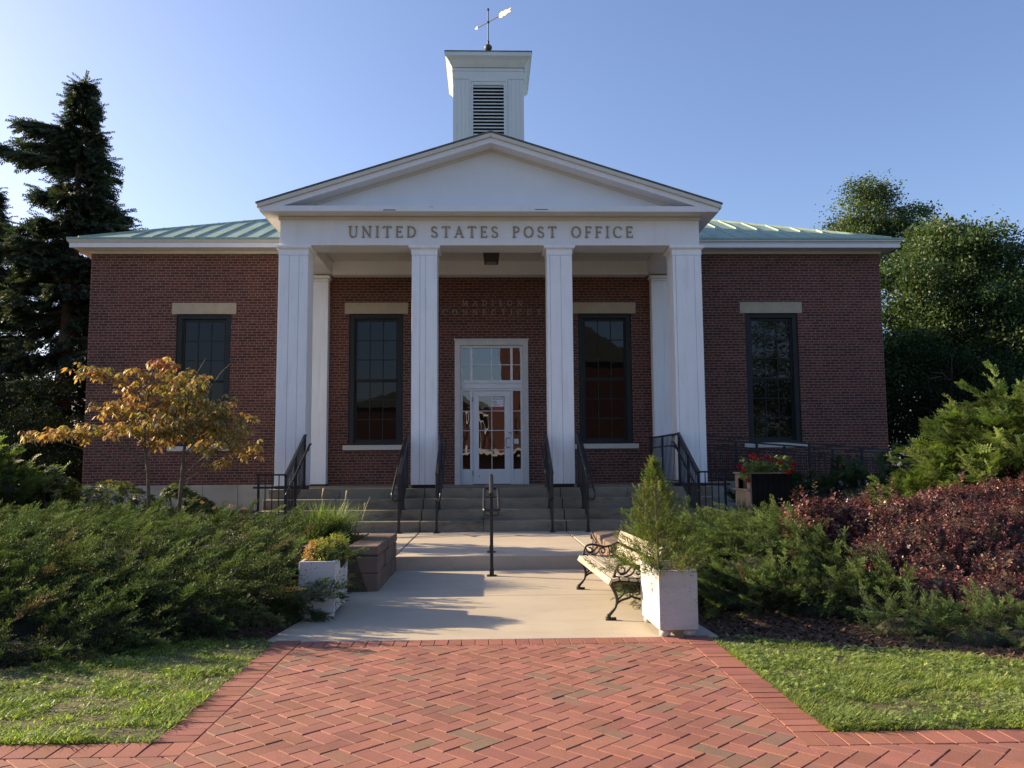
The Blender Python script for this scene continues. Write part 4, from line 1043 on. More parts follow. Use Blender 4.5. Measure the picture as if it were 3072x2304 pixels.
# ------------------------------------------------------------------ litter bin with a planted top
BXL, BXR, BY0, BY1, BZ1 = 4.165, 4.865, 13.5, 14.3, 1.205
lb = thing('litter_bin', (4.515, 13.9, 0.35), 'tall litter bin of weathered wood with planted top, darkened for shade, tan where sunlit', 'litter bin')
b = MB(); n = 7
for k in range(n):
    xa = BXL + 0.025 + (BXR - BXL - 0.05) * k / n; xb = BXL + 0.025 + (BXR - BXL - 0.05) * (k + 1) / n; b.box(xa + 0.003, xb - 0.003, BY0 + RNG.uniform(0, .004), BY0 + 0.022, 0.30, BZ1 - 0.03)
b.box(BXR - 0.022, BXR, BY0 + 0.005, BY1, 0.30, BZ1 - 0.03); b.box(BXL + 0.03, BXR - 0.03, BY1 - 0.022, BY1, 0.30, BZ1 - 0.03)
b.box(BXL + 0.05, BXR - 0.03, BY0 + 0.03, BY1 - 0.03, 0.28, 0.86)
adopt(lb, b.build('shaded_boards', 'binshade'))
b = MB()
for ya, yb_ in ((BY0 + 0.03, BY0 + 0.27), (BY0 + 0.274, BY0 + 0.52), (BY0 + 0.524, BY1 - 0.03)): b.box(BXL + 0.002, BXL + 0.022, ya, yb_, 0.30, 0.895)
adopt(lb, b.build('side_door', 'binlit', bevel=0.003))
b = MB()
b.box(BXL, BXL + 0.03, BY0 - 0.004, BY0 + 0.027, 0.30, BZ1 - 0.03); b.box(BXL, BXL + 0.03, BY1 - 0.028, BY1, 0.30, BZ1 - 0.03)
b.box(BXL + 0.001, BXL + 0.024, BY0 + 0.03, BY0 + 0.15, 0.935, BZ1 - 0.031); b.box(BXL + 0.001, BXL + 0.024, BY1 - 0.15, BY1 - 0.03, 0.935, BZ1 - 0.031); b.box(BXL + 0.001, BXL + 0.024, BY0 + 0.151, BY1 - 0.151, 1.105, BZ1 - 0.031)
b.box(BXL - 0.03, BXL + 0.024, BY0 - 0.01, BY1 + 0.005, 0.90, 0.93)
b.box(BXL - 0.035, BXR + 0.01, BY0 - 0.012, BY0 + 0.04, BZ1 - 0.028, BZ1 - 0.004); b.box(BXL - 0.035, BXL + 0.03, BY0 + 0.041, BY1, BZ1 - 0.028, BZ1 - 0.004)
adopt(lb, b.build('frame', 'binlit', bevel=0.003))
b = MB(); b.box(BXL + 0.1, BXL + 0.12, BY0 + 0.1, BY1 - 0.1, 0.90, 1.12); adopt(lb, b.build('liner', 'crack'))
b = MB(); b.box(BXL + 0.04, BXR - 0.03, BY0 + 0.045, BY1 - 0.03, BZ1 - 0.09, BZ1 - 0.03); adopt(lb, b.build('soil', 'soil'))

# ------------------------------------------------------------------ foliage toolkit
def rot_to(d, up_=None, roll=None):
    d = d / np.linalg.norm(d, axis=1, keepdims=True)
    u = np.tile(np.array([[0, 0, 1.0]]), (len(d), 1)) if up_ is None else up_
    u = u - d * np.sum(u * d, 1, keepdims=True); n = np.linalg.norm(u, axis=1, keepdims=True)
    bad = (n[:, 0] < 1e-3); u[bad] = np.array([1.0, 0, 0]) - d[bad] * d[bad][:, :1]; n = np.linalg.norm(u, axis=1, keepdims=True); u = u / n
    w = np.cross(u, d)
    if roll is not None:
        c, s_ = np.cos(roll)[:, None], np.sin(roll)[:, None]; u, w = u * c + w * s_, w * c - u * s_
    return np.stack([d, w, u], -1)              # columns: x, y, z
class Fol:
    def __init__(s): s.V = []; s.Q = []; s.C = []; s.n = 0
    def put(s, tpls, pos, dirs, scale, tint, up_=None, roll=None, vary=0.12):
        pos = np.asarray(pos, float); dirs = np.asarray(dirs, float); N = len(pos)
        if N == 0: return
        R_ = rot_to(dirs, up_, roll); scale = np.broadcast_to(scale, (N,)); tint = np.broadcast_to(tint, (N, 3))
        pick = RNG.integers(0, len(tpls), N)
        for t, (tv, tq, tt) in enumerate(tpls):
            m = np.where(pick == t)[0]
            if len(m) == 0: continue
            v = np.einsum('nij,kj->nki', R_[m], tv) * scale[m][:, None, None] + pos[m][:, None, :]
            k = len(tv); q = tq[None] + (np.arange(len(m)) * k)[:, None, None] + s.n
            c = tint[m][:, None, :] * tt[None, :, None] * (1 + RNG.normal(0, vary, (len(m), 1, 1)))
            s.V.append(v.reshape(-1, 3)); s.Q.append(q.reshape(-1, 4)); s.C.append(np.clip(np.broadcast_to(c, v.shape).reshape(-1, 3), 0.003, 0.9)); s.n += len(m) * k
    def build(s, name, mat, parent=None):
        return np_mesh(name, np.concatenate(s.V), np.concatenate(s.Q), np.concatenate(s.C), mat, parent)
def tpl(quads, shades):
    """quads: list of 4 points; one shade per quad"""
    V = np.array([p for q in quads for p in q], float); Q = np.arange(len(V)).reshape(-1, 4)
    return V, Q, np.repeat(np.array(shades, float), 4)
def blade(p, d, L, w, n):
    """flat diamond leaf from p along d, width w, across n x d"""
    p, d, n = np.array(p, float), np.array(d, float), np.array(n, float); d = d / np.linalg.norm(d); a = np.cross(n, d); a = a / (np.linalg.norm(a) + 1e-9)
    return [p, p + d * L * 0.45 + a * w / 2, p + d * L, p + d * L * 0.45 - a * w / 2]
R2 = random.Random(5)
def t_juniper():
    """feathery spray, unit length along x, arching"""
    q, s_ = [], []
    for i in range(8):
        t = 0.10 + 0.88 * i / 7; g_ = 0.62 + 0.62 * t; base = np.array([t, 0, 0.10 * t - 0.16 * t * t]); L = 0.40 * (1.05 - 0.72 * t)  # blades lightened towards the tip to paint in sunlit ends
        for sd in (-1, 1):
            az = sd * R2.uniform(22, 52); el = R2.uniform(-8, 40)
            d = np.array([math.cos(math.radians(az)) * math.cos(math.radians(el)), math.sin(math.radians(az)) * math.cos(math.radians(el)), math.sin(math.radians(el))])
            q.append(blade(base, d, L, 0.032, (0, 0, 1))); s_.append(g_ * R2.uniform(.8, 1.05)); q.append(blade(base, d, L, 0.03, (R2.uniform(-1, 1), 1, 0.1))); s_.append(g_ * R2.uniform(.85, 1.1))
            for k in (0.3, 0.55, 0.8):
                sdv = np.array([R2.uniform(-.7, .7), R2.uniform(-.7, .7), R2.uniform(-.1, .8)]); q.append(blade(base + d * L * k, d + sdv, L * 0.40, 0.026, (R2.uniform(-1, 1), R2.uniform(-1, 1), 1))); s_.append(g_ * R2.uniform(.9, 1.3))
    q.append(blade((0.85, 0, -0.03), (1, 0, 0.05), 0.24, 0.05, (0, 0, 1))); s_.append(1.15); q.append(blade((0.8, 0, -0.03), (1, 0, 0.1), 0.24, 0.05, (0, 1, 0))); s_.append(1.15)
    return tpl(q, s_)
JUN = [t_juniper() for _ in range(5)]
def t_yew():
    q, s_ = [], []
    for i in range(20):
        t = 0.06 + 0.92 * i / 19; z = 0.16 * t - 0.34 * t * t; L = 0.17 * (1.1 - 0.6 * t) + 0.02
        for sd in (-1, 1):
            d = (R2.uniform(.35, .7), sd * 1.0, R2.uniform(-.05, .45)); q.append(blade((t, 0, z), d, L, 0.042, (R2.uniform(-.5, .3), 0, 1))); s_.append(R2.uniform(.8, 1.2))
        if i % 4 == 1 and t < 0.75:
            for sd in (-1, 1):
                dv = np.array([0.75, sd * 0.75, 0.2]); dv /= np.linalg.norm(dv)
                for k in range(6):
                    for s2 in (-1, 1): q.append(blade(np.array([t, 0, z]) + dv * 0.05 * (k + 1), dv * 0.6 + np.array([0.5 * s2, -sd * 0.5 * s2, 0.2]), 0.10, 0.04, (R2.uniform(-.4, .4), R2.uniform(-.4, .4), 1))); s_.append(R2.uniform(.8, 1.25))
    return tpl(q, s_)
YEW = [t_yew() for _ in range(4)]
def t_shoot(n=11):
    """upright shoot of small leaves (barberry), along x"""
    q, s_ = [], []
    for i in range(n):
        t = 0.1 + 0.9 * i / (n - 1); a = i * 2.4
        d = (R2.uniform(.2, .8), math.cos(a), math.sin(a)); nn = (R2.uniform(.5, 1), R2.uniform(-.6, .6), R2.uniform(-.6, .6))
        q.append(blade((t, 0, 0), d, R2.uniform(.22, .34), .17, nn)); s_.append(R2.uniform(.6, 1.35))
    return tpl(q, s_)
SHOOT = [t_shoot() for _ in range(6)]
def t_cluster(n=12, spread=0.5, L=0.34, w=0.2, droop=0.2):
    q, s_ = [], []
    for i in range(n):
        p = np.array([R2.gauss(0, spread), R2.gauss(0, spread), R2.gauss(0, spread * 0.7)]); d = np.array([R2.uniform(-1, 1), R2.uniform(-1, 1), R2.uniform(-.6, .4) - droop])
        q.append(blade(p, d, R2.uniform(.8, 1.2) * L, w * R2.uniform(.8, 1.2), (R2.uniform(-.7, .7), R2.uniform(-.7, .7), 1))); s_.append(R2.uniform(.7, 1.25))
    return tpl(q, s_)
CLUS = [t_cluster() for _ in range(6)]
def t_rosette(n=8, droop=0.25, L=1.0, w=0.30, fold=0.0):
    """whorl of leaves round x axis end: leaves radiate"""
    q, s_ = [], []
    for i in range(n):
        a = 2 * math.pi * i / n + R2.uniform(-.3, .3); dr = droop + R2.uniform(-.2, .25); l = L * R2.uniform(.75, 1.1)
        d1 = np.array([0.35, math.cos(a), math.sin(a)]); d1 /= np.linalg.norm(d1)
        up_ = np.array([1.0, 0, 0]); side = np.cross(up_, d1); side /= np.linalg.norm(side)
        p0 = np.zeros(3); p1 = d1 * l * 0.45; p2 = p1 + (d1 - up_ * (0.25 + dr)) * l * 0.55
        ww = w * l; q.append([p0, p1 + side * ww / 2, p1 - up_ * 0.03, p1 - side * ww / 2]); s_.append(R2.uniform(.85, 1.1))
        q.append([p1 - up_ * 0.03, p1 + side * ww / 2, p2, p1 - side * ww / 2]); s_.append(R2.uniform(.75, 1.15))
    return tpl(q, s_)
ROS = [t_rosette() for _ in range(4)]
def t_droop(n=9):
    """hanging leaves below a twig end (world z is down-aligned by construction: use dirs=(0,0,1))"""
    q, s_ = [], []
    for i in range(n):
        a = R2.uniform(0, 6.28); r = R2.uniform(.1, .75); p = np.array([R2.uniform(-.12, .3), math.cos(a) * r * .5, math.sin(a) * r * .5])
        d = np.array([-R2.uniform(.45, 1.2), math.cos(a) * .75, math.sin(a) * .75]); l = R2.uniform(.65, 1.05)
        side = np.array([R2.uniform(-.3, .3), -math.sin(a), math.cos(a)]); d /= np.linalg.norm(d); side /= np.linalg.norm(side)
        p1 = p + d * l * .5 + np.array([.08, 0, 0]); p2 = p + d * l; w = l * R2.uniform(.36, .46)
        q.append([p, p1 + side * w / 2, p1 - np.array([.06, 0, 0]), p1 - side * w / 2]); s_.append(R2.uniform(.7, 1.15)); q.append([p1 - np.array([.06, 0, 0]), p1 + side * w / 2, p2, p1 - side * w / 2]); s_.append(R2.uniform(.8, 1.25))
    return tpl(q, s_)
DROOP = [t_droop() for _ in range(6)]
def t_spruce():
    q, s_ = [], []
    for i in range(9):
        t = i / 8; L = 0.34 * (1.05 - 0.5 * t)
        for sd in (-1, 1):
            q.append(blade((t * 0.9, 0, 0.03 * math.sin(t * 3) - .10 * t), (0.75, sd * R2.uniform(.5, .9), R2.uniform(-.75, -.05)), L, 0.085, (R2.uniform(-.4, .4), 0, 1))); s_.append(R2.uniform(.75, 1.15))
        q.append(blade((t * 0.9, 0, -.10 * t), (0.55, R2.uniform(-.3, .3), R2.uniform(.1, .6)), L * .7, 0.08, (0, 1, .3))); s_.append(R2.uniform(.9, 1.3))
    return tpl(q, s_)
SPR = [t_spruce() for _ in range(5)]

def ell_points(ells, n, zmin=-0.25, inside=0.90, ground=True, below=0.0):
    """random points over the outside of a union of ellipsoids (cx,cy,cz,rx,ry,rz)"""
    E = np.array(ells, float); ar = (E[:, 3] * E[:, 4] + E[:, 3] * E[:, 5] + E[:, 4] * E[:, 5]); pick = RNG.choice(len(E), n * 2, p=ar / ar.sum())
    u = RNG.normal(0, 1, (n * 2, 3)); u /= np.linalg.norm(u, axis=1, keepdims=True)
    P = E[pick, :3] + u * E[pick, 3:6]; nrm_ = u / E[pick, 3:6]; nrm_ /= np.linalg.norm(nrm_, axis=1, keepdims=True)
    ok = u[:, 2] > zmin
    for e in E: ok &= (np.sum(((P - e[:3]) / e[3:6]) ** 2, 1) > inside)
    if ground: ok &= P[:, 2] > terrain(P[:, 0], P[:, 1]) + below
    P, nrm_ = P[ok][:n], nrm_[ok][:n]
    return P, nrm_
def ell_core(name, ells, k, mat, parent):
    b = MB()
    for (cx, cy, cz, rx, ry, rz) in ells:
        base = len(b.v); n, m = 12, 7
        for j in range(m + 1):
            ph = -math.pi / 2 + math.pi * j / m
            for i in range(n):
                th = 2 * math.pi * i / n; q = k * (1 + 0.10 * math.sin(5 * th + cx * 7 + j))
                b.v.append((cx + rx * q * math.cos(ph) * math.cos(th), cy + ry * q * math.cos(ph) * math.sin(th), cz + rz * q * math.sin(ph)))
        for j in range(m):
            for i in range(n): b.f.append((base + j * n + i, base + j * n + (i + 1) % n, base + (j + 1) * n + (i + 1) % n, base + (j + 1) * n + i)); b.mi.append(0)
    o = b.build(name, mat, smooth=True); adopt(parent, o); return o
def tints(n, cols, w=None):
    cols = np.array(cols); i = RNG.choice(len(cols), n, p=w); return cols[i] * RNG.uniform(.8, 1.2, (n, 1))

# ------------------------------------------------------------------ shrubs
JG = [(0.070, 0.108, 0.038), (0.088, 0.126, 0.044), (0.056, 0.092, 0.038), (0.115, 0.148, 0.054)] * 9 + [(0.12, 0.095, 0.05)]
def juniper(root, ells, n, cols=JG, bias=(0.45, -0.25, 0.25), sc=(0.20, 0.36), zmin=-0.2, core=0.70, mat='conifer', tp=None, spread=0.4, sink=0.07):
    k = 9; P, N = ell_points(ells, max(40, n // k), zmin)
    D0 = N * 0.34 + np.array(bias) * 1.25 + RNG.normal(0, spread * 0.75, P.shape); D0 /= np.linalg.norm(D0, axis=1, keepdims=True)
    ct = tints(len(P), cols) * RNG.uniform(.8, 1.25, (len(P), 1)); Lp = RNG.uniform(0.8, 1.6, len(P)) * sc[1]
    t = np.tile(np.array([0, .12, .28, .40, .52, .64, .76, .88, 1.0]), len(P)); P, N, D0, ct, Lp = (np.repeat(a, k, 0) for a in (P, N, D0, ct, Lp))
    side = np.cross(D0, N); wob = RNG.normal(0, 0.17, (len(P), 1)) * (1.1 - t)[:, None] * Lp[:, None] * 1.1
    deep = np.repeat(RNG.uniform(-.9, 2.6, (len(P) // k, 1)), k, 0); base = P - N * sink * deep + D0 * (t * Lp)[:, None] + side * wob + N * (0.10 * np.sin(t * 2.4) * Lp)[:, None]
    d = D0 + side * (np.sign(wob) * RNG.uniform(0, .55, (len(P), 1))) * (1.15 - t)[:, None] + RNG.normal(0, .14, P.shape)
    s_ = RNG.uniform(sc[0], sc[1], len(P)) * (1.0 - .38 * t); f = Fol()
    f.put(tp or JUN, base, d, s_, ct * (0.62 + .68 * t)[:, None], roll=RNG.normal(0, 0.45, len(P)), vary=.08)  # colour runs dark to bright along each plume, imitating shaded gaps and sunlit tips
    o = f.build('foliage', mat); adopt(root, o)
    if core: ell_core('branches', ells, core, 'core', root)
def grow(rows, rx, ry, rz, jit=0.25):
    return [(x + RNG.normal(0, jit * 0.5), y + RNG.normal(0, jit * 0.4), float(terrain(x, y)) + dz, rx * RNG.uniform(.8, 1.2), ry * RNG.uniform(.8, 1.2), rz * h * RNG.uniform(.88, 1.14)) for x, y, h, dz in rows]

hl = thing('juniper_hedge', (-4.6, 9.4, 0.2), 'broad dark green spreading juniper bank below the yellow-leaved tree', 'shrub')
rows = []
for y in np.arange(6.25, 12.9, 0.56):
    x1 = np.interp(y, [6.25, 7.1, 7.9, 9, 9.8, 10.5, 11.2, 12, 12.9], [-3.25, -2.5, -2.25, -2.2, -2.4, -2.85, -3.45, -4.0, -4.3]); x0 = -(0.62 * y + 1.0)
    x = x1 - 0.15
    while x > x0:
        cap_ = np.interp(x1 - x, [0, 0.7, 1.6, 2.6], [0.40, 0.50, 0.62, 0.66]) * np.interp(y, [6.2, 6.9, 7.8], [0.50, 0.80, 1.0])
        rows.append((x, y, max(0.12, cap_ - float(terrain(x, y)) - 0.10), 0.02)); x -= 0.64
hedge_e = grow(rows, 0.58, 0.52, 1.0)
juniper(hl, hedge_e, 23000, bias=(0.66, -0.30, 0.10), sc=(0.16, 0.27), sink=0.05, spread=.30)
low = [e for e in hedge_e if e[1] < 8.3]
P, N = ell_points(low, 900, -.35); m = N[:, 1] < -.15; P, N = P[m], N[m]
P = np.repeat(P, 7, 0); N = np.repeat(N, 7, 0); f = Fol(); tg = RNG.normal(0, .10, P.shape)
f.put(JUN, P + tg - N * .06, N * .5 + np.array([.55, -.35, -.02]) + RNG.normal(0, .28, P.shape), RNG.uniform(.15, .25, len(P)), tints(len(P), JG), roll=RNG.normal(0, .5, len(P)))
adopt(hl, f.build('foliage', 'conifer'))
# the long branch that lies across the planter's front
f = Fol(); tt = np.linspace(0, 1, 16)
pos = np.stack([-2.02 + 0.62 * tt, 7.47 - 0.10 * tt, 0.10 + 0.17 * tt], -1)
f.put(JUN, np.repeat(pos, 4, 0) + RNG.normal(0, 0.025, (64, 3)), np.tile([0.8, -0.15, 0.35], (64, 1)) + RNG.normal(0, 0.35, (64, 3)), RNG.uniform(.10, .18, 64), tints(64, JG), roll=RNG.normal(0, 1, 64))
o = f.build('stray_branch', 'conifer'); adopt(hl, o)

# right of the walk: junipers, red barberries, yew
jr = thing('low_juniper', (3.0, 8.8, 0.2), 'low green juniper between the sunlit planter and the red bushes', 'shrub')
rows = []
for y in np.arange(7.9, 12.1, 0.55):
    xa = np.interp(y, [7.8, 9, 10, 11, 12.4], [2.15, 2.05, 2.35, 3.4, 3.6]); xb = np.interp(y, [7.8, 8.6, 9.4, 10.2, 12.4], [3.6, 3.45, 3.35, 4.3, 5.9]); h = np.interp(y, [7.8, 8.6, 9.6, 10.6, 12.0], [0.15, 0.22, 0.20, 0.11, 0.06])
    for x in np.arange(xa, xb, 0.55): rows.append((x, y, h, 0.03))
jrc = [(0.115, 0.165, 0.055), (0.140, 0.190, 0.066), (0.085, 0.132, 0.050), (0.170, 0.215, 0.080)] * 9 + [(0.13, 0.105, 0.055)]
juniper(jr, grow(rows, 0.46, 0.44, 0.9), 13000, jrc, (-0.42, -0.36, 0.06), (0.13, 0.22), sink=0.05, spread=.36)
jf = thing('juniper_mat', (3.9, 7.0, 0.0), 'small pale green juniper mat on the mulch before the red bushes', 'shrub')
rows = [(x, y, RNG.uniform(.13, .19), 0.0) for x, y in ((3.22, 6.55), (3.55, 6.40), (3.92, 6.30), (4.3, 6.25), (4.65, 6.2), (3.5, 6.8), (3.9, 6.72), (4.3, 6.65), (4.7, 6.65))]
juniper(jf, grow(rows, 0.30, 0.26, 1.0, 0.1), 3600, [(0.145, 0.205, 0.082), (0.115, 0.170, 0.066), (0.170, 0.215, 0.09)], (-0.25, -0.3, 0.15), (0.08, 0.14), sink=.04)
js = thing('juniper_tuft', (3.1, 7.5, 0.05), 'thin dark juniper sprays trailing onto the mulch by the walk', 'shrub')
rows = [(x, y, RNG.uniform(.10, .17), 0.01) for x, y in ((2.45, 7.65), (2.85, 7.35), (3.2, 7.35), (2.2, 8.0), (3.0, 7.7), (3.5, 7.7))]
juniper(js, grow(rows, 0.34, 0.28, 1.0, 0.1), 800, [(0.05, 0.08, 0.034), (0.06, 0.09, 0.034)], (-0.3, -0.3, 0.1), (0.10, 0.17))

RB = [(0.115, 0.040, 0.036), (0.150, 0.052, 0.046), (0.080, 0.032, 0.032), (0.21, 0.085, 0.070), (0.11, 0.08, 0.042)]
def barberry(root, ells, n, cols=RB):
    P, N = ell_points(ells, n, -0.35); d = N * 0.9 + np.array([0, -0.05, 0.5]) + RNG.normal(0, 0.32, P.shape)
    f = Fol(); f.put(SHOOT, P - N * 0.06, d, RNG.uniform(.05, .105, len(P)), tints(len(P), cols, [.3, .25, .25, .12, .08]), roll=RNG.uniform(0, 6.3, len(P)), vary=0.25)
    q = RNG.choice(len(P), max(20, len(P) // 60)); f.put(SHOOT, P[q] + N[q] * .05, N[q] * .6 + np.array([0, 0, .8]) + RNG.normal(0, .3, (len(q), 3)), RNG.uniform(.12, .2, len(q)), tints(len(q), cols), roll=RNG.uniform(0, 6, len(q)))
    adopt(root, f.build('foliage', 'redleaf')); ell_core('branches', ells, 0.88, 'redcore', root)
bb = thing('barberry_bush', (5.0, 8.9, 0.3), 'large dark red leaved barberry mound below the light green yew', 'shrub')
te = lambda x, y: float(terrain(x, y))
be = [(x, y, te(x, y) + 0.06, rx, ry, rz * 0.86) for x, y, rx, ry, rz in ((3.95, 7.7, .45, .35, .22), (4.45, 7.35, .5, .38, .30), (5.05, 7.3, .55, .4, .40), (4.0, 8.5, .42, .4, .36), (4.15, 9.0, .42, .4, .48), (4.2, 9.6, .4, .4, .55), (4.45, 8.6, .62, .55, .52), (5.05, 8.7, .66, .6, .62), (5.7, 8.8, .7, .6, .68), (4.55, 9.2, .55, .5, .60), (5.2, 9.4, .7, .6, .72), (5.9, 9.5, .8, .6, .78), (4.95, 8.15, .55, .45, .34), (4.3, 8.25, .42, .4, .30), (5.55, 8.2, .6, .45, .42), (6.5, 9.2, .7, .7, .75), (6.2, 8.4, .6, .5, .5))]
barberry(bb, be, 14000)
bs = thing('barberry_bush', (3.75, 9.4, 0.3), 'small dark red barberry tucked in the green juniper near the walk', 'shrub')
barberry(bs, [(3.55, 9.2, te(3.55, 9.2) + .14, .36, .34, .42), (3.88, 9.1, te(3.9, 9.1) + .12, .34, .32, .36), (3.85, 9.0, te(3.8, 9.0) + .02, .3, .25, .2)], 2600)

YG = [(0.110, 0.155, 0.045), (0.090, 0.132, 0.040), (0.145, 0.185, 0.055), (0.075, 0.112, 0.038)]
yw = thing('yew_shrub', (6.4, 11.2, 0.35), 'tall light green feathery yew shrub behind the red barberry', 'shrub')
ye = [(x, y, te(x, y) + z * 0.85 - 0.12, rx, ry, rz * 0.92) for x, y, z, rx, ry, rz in ((6.25, 10.9, .45, .5, .5, .65), (6.7, 11.1, .75, .7, .6, .95), (7.4, 11.2, .95, .75, .7, 1.1), (5.95, 11.2, .3, .35, .45, .5), (6.5, 10.5, .25, .5, .45, .5), (6.9, 10.5, .4, .6, .45, .7), (7.6, 10.6, .6, .6, .5, .9))]
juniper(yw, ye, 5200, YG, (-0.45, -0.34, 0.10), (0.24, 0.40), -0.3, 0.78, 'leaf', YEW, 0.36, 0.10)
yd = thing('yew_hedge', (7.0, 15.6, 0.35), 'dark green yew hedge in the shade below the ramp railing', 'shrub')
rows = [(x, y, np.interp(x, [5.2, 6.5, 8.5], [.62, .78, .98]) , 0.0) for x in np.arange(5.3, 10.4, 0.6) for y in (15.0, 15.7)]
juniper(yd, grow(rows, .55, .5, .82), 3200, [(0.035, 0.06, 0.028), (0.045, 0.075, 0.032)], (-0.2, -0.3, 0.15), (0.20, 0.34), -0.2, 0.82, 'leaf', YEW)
yl_ = thing('yew_shrub', (-8.0, 14.3, 0.3), 'bright green feathery shrub behind the far end of the juniper bank', 'shrub')
juniper(yl_, [(-8.15, 14.2, .62, .55, .5, .62), (-8.8, 14.3, .7, .7, .6, .75), (-7.75, 14.4, .48, .45, .4, .42)], 1500, YG, (0.35, -0.2, 0.2), (0.20, 0.34), -0.3, 0.78, 'leaf', YEW)

# rhododendron-like shrubs under the wall
RH = [(0.10, 0.125, 0.036), (0.13, 0.15, 0.042), (0.085, 0.105, 0.034), (0.155, 0.16, 0.05)]
def whorled(name, label, ells, n, cols, sc, cat='shrub', core=0.6, dirs=0.5):
    root = thing(name, (ells[0][0], ells[0][1], te(ells[0][0], ells[0][1])), label, cat)
    P, N = ell_points(ells, n, -0.4); f = Fol()
    f.put(ROS, P - N * 0.05, N * dirs + np.array([0, 0, .6]) + RNG.normal(0, .25, P.shape), RNG.uniform(sc[0], sc[1], len(P)), tints(len(P), cols), roll=RNG.uniform(0, 6, len(P)))
    adopt(root, f.build('foliage', 'leaf'))
    b = MB(); g = te(ells[0][0], ells[0][1])
    for e in ells:
        for k in range(7):
            a = RNG.uniform(0, 6.3); r_ = RNG.uniform(.3, .9); x, y, z = e[0] + math.cos(a) * e[3] * r_, e[1] + math.sin(a) * e[4] * r_, e[2] + e[5] * math.sqrt(1 - r_ * r_) * .85
            b.tube([(e[0], e[1], g), ((e[0] + x) / 2 + RNG.normal(0, .04), (e[1] + y) / 2, (g + z) / 2 - .03), (x, y, z)], 0.013, 5, r1=0.005)
    adopt(root, b.build('branches', 'twig')); return root
whorled('rhododendron', 'open yellow-green leafy shrub by the building corner nearest the spruce', [(-7.35, 14.3, .82, .50, .4, .42), (-6.95, 14.4, .72, .35, .35, .38)], 110, RH, (.11, .16))
whorled('rhododendron', 'leafy yellow-green shrub beneath the outer boughs of the yellow-leaved tree', [(-6.3, 14.2, .72, .50, .42, .46), (-5.85, 14.0, .62, .38, .35, .38)], 170, RH, (.10, .15))
whorled('rhododendron', 'dark leafy shrub at the foot of the twin-stemmed yellow-leaved tree', [(-5.15, 13.9, .66, .38, .35, .45), (-4.8, 13.8, .58, .32, .3, .32)], 150, [(0.06, 0.085, 0.03), (0.085, 0.105, 0.034)], (.10, .15))

def tuft(name, label, c, n, h, spread, cols, w=0.008, arch=0.5, mat='grass', parent=None, seg=5, top=None):
    V, Q, C = [], [], []; k = 0
    for i in range(n):
        a = RNG.uniform(0, 6.283); sp_ = spread * RNG.uniform(.1, 1) ** .8; hh = h * RNG.uniform(.55, 1.05); x0, y0 = c[0] + RNG.normal(0, spread * .16), c[1] + RNG.normal(0, spread * .16)
        col = np.array(cols[RNG.integers(len(cols))]) * RNG.uniform(.75, 1.25); dx_, dy_ = math.cos(a), math.sin(a)
        for j in range(seg + 1):
            t = j / seg; r_ = sp_ * t ** 1.6; z = c[2] + hh * (t - arch * (sp_ / max(spread, 1e-3)) * .5 * t ** 3); ww = w * (1 - t ** 1.5) + .0008
            V += [(x0 + dx_ * r_ - dy_ * ww, y0 + dy_ * r_ + dx_ * ww, z), (x0 + dx_ * r_ + dy_ * ww, y0 + dy_ * r_ - dx_ * ww, z)]; C += [col * (0.75 + .4 * t)] * 2
            if j < seg: Q.append((k, k + 1, k + 3, k + 2))
            k += 2
    if parent is None:
        parent = thing(name, c, label, 'ornamental grass' if mat == 'grass' else 'plant')
    o = np_mesh('blades', V, Q, C, mat); adopt(parent, o); return parent
OG = [(0.09, 0.15, 0.035), (0.12, 0.175, 0.05), (0.17, 0.20, 0.09)]
g1 = tuft('grass_tuft', 'tall green ornamental grass behind the planter with yellow shrub', (-2.02, 10.25, .38), 800, .62, .66, OG, .0058, .66)
f = MB()
for (x, z) in ((-2.08, .98), (-1.80, .95), (-1.58, .80)): f.tube([(-2.0, 10.25, .45), (x, 10.2, z), (x + .02, 10.2, z + .10)], [.003, .003, .012, ][0:3], 5)
adopt(g1, f.build('seed_head', NB('seed_head').set((.45, .33, .18), .8)))
tuft('grass_tuft', 'green ornamental grass behind the small pointed conifer', (2.05, 10.15, .40), 300, .46, .45, OG, .006, .6)
tuft('grass_tuft', 'sparse grass clump with tan spikes between the geranium bin and the yew', (5.55, 12.4, .55), 90, .52, .38, [(0.09, .11, .05), (.12, .13, .07)], .006, .45)
tuft('grass_tuft', 'thin drooping grass between the stair railing and the bin', (4.02, 13.6, .33), 110, .55, .35, [(0.07, .11, .045), (.12, .14, .08)], .006, .8)
dl = tuft('daylily_clump', 'low clump of strappy leaves with small orange blooms under the wing wall', (-4.25, 13.4, .38), 240, .42, .42, [(0.085, .125, .035), (.11, .14, .045)], .010, .8)
for pos in ((-4.52, 13.2, .80), (-4.08, 13.25, .74), (-3.9, 13.3, .70), (-4.3, 13.1, .72)):
    f = Fol(); f.put(ROS, np.array([pos]), np.array([[0, -.5, .6]]), .06, np.array([[.55, .24, .05]])); adopt(dl, f.build('bloom', 'petal'))
tuft('dry_grass_tuft', 'bleached dry stalks in the juniper bank near the end of the steps', (-3.6, 12.4, .38), 60, .30, .3, [(.42, .33, .18), (.3, .24, .12)], .007, .7)
f = Fol()

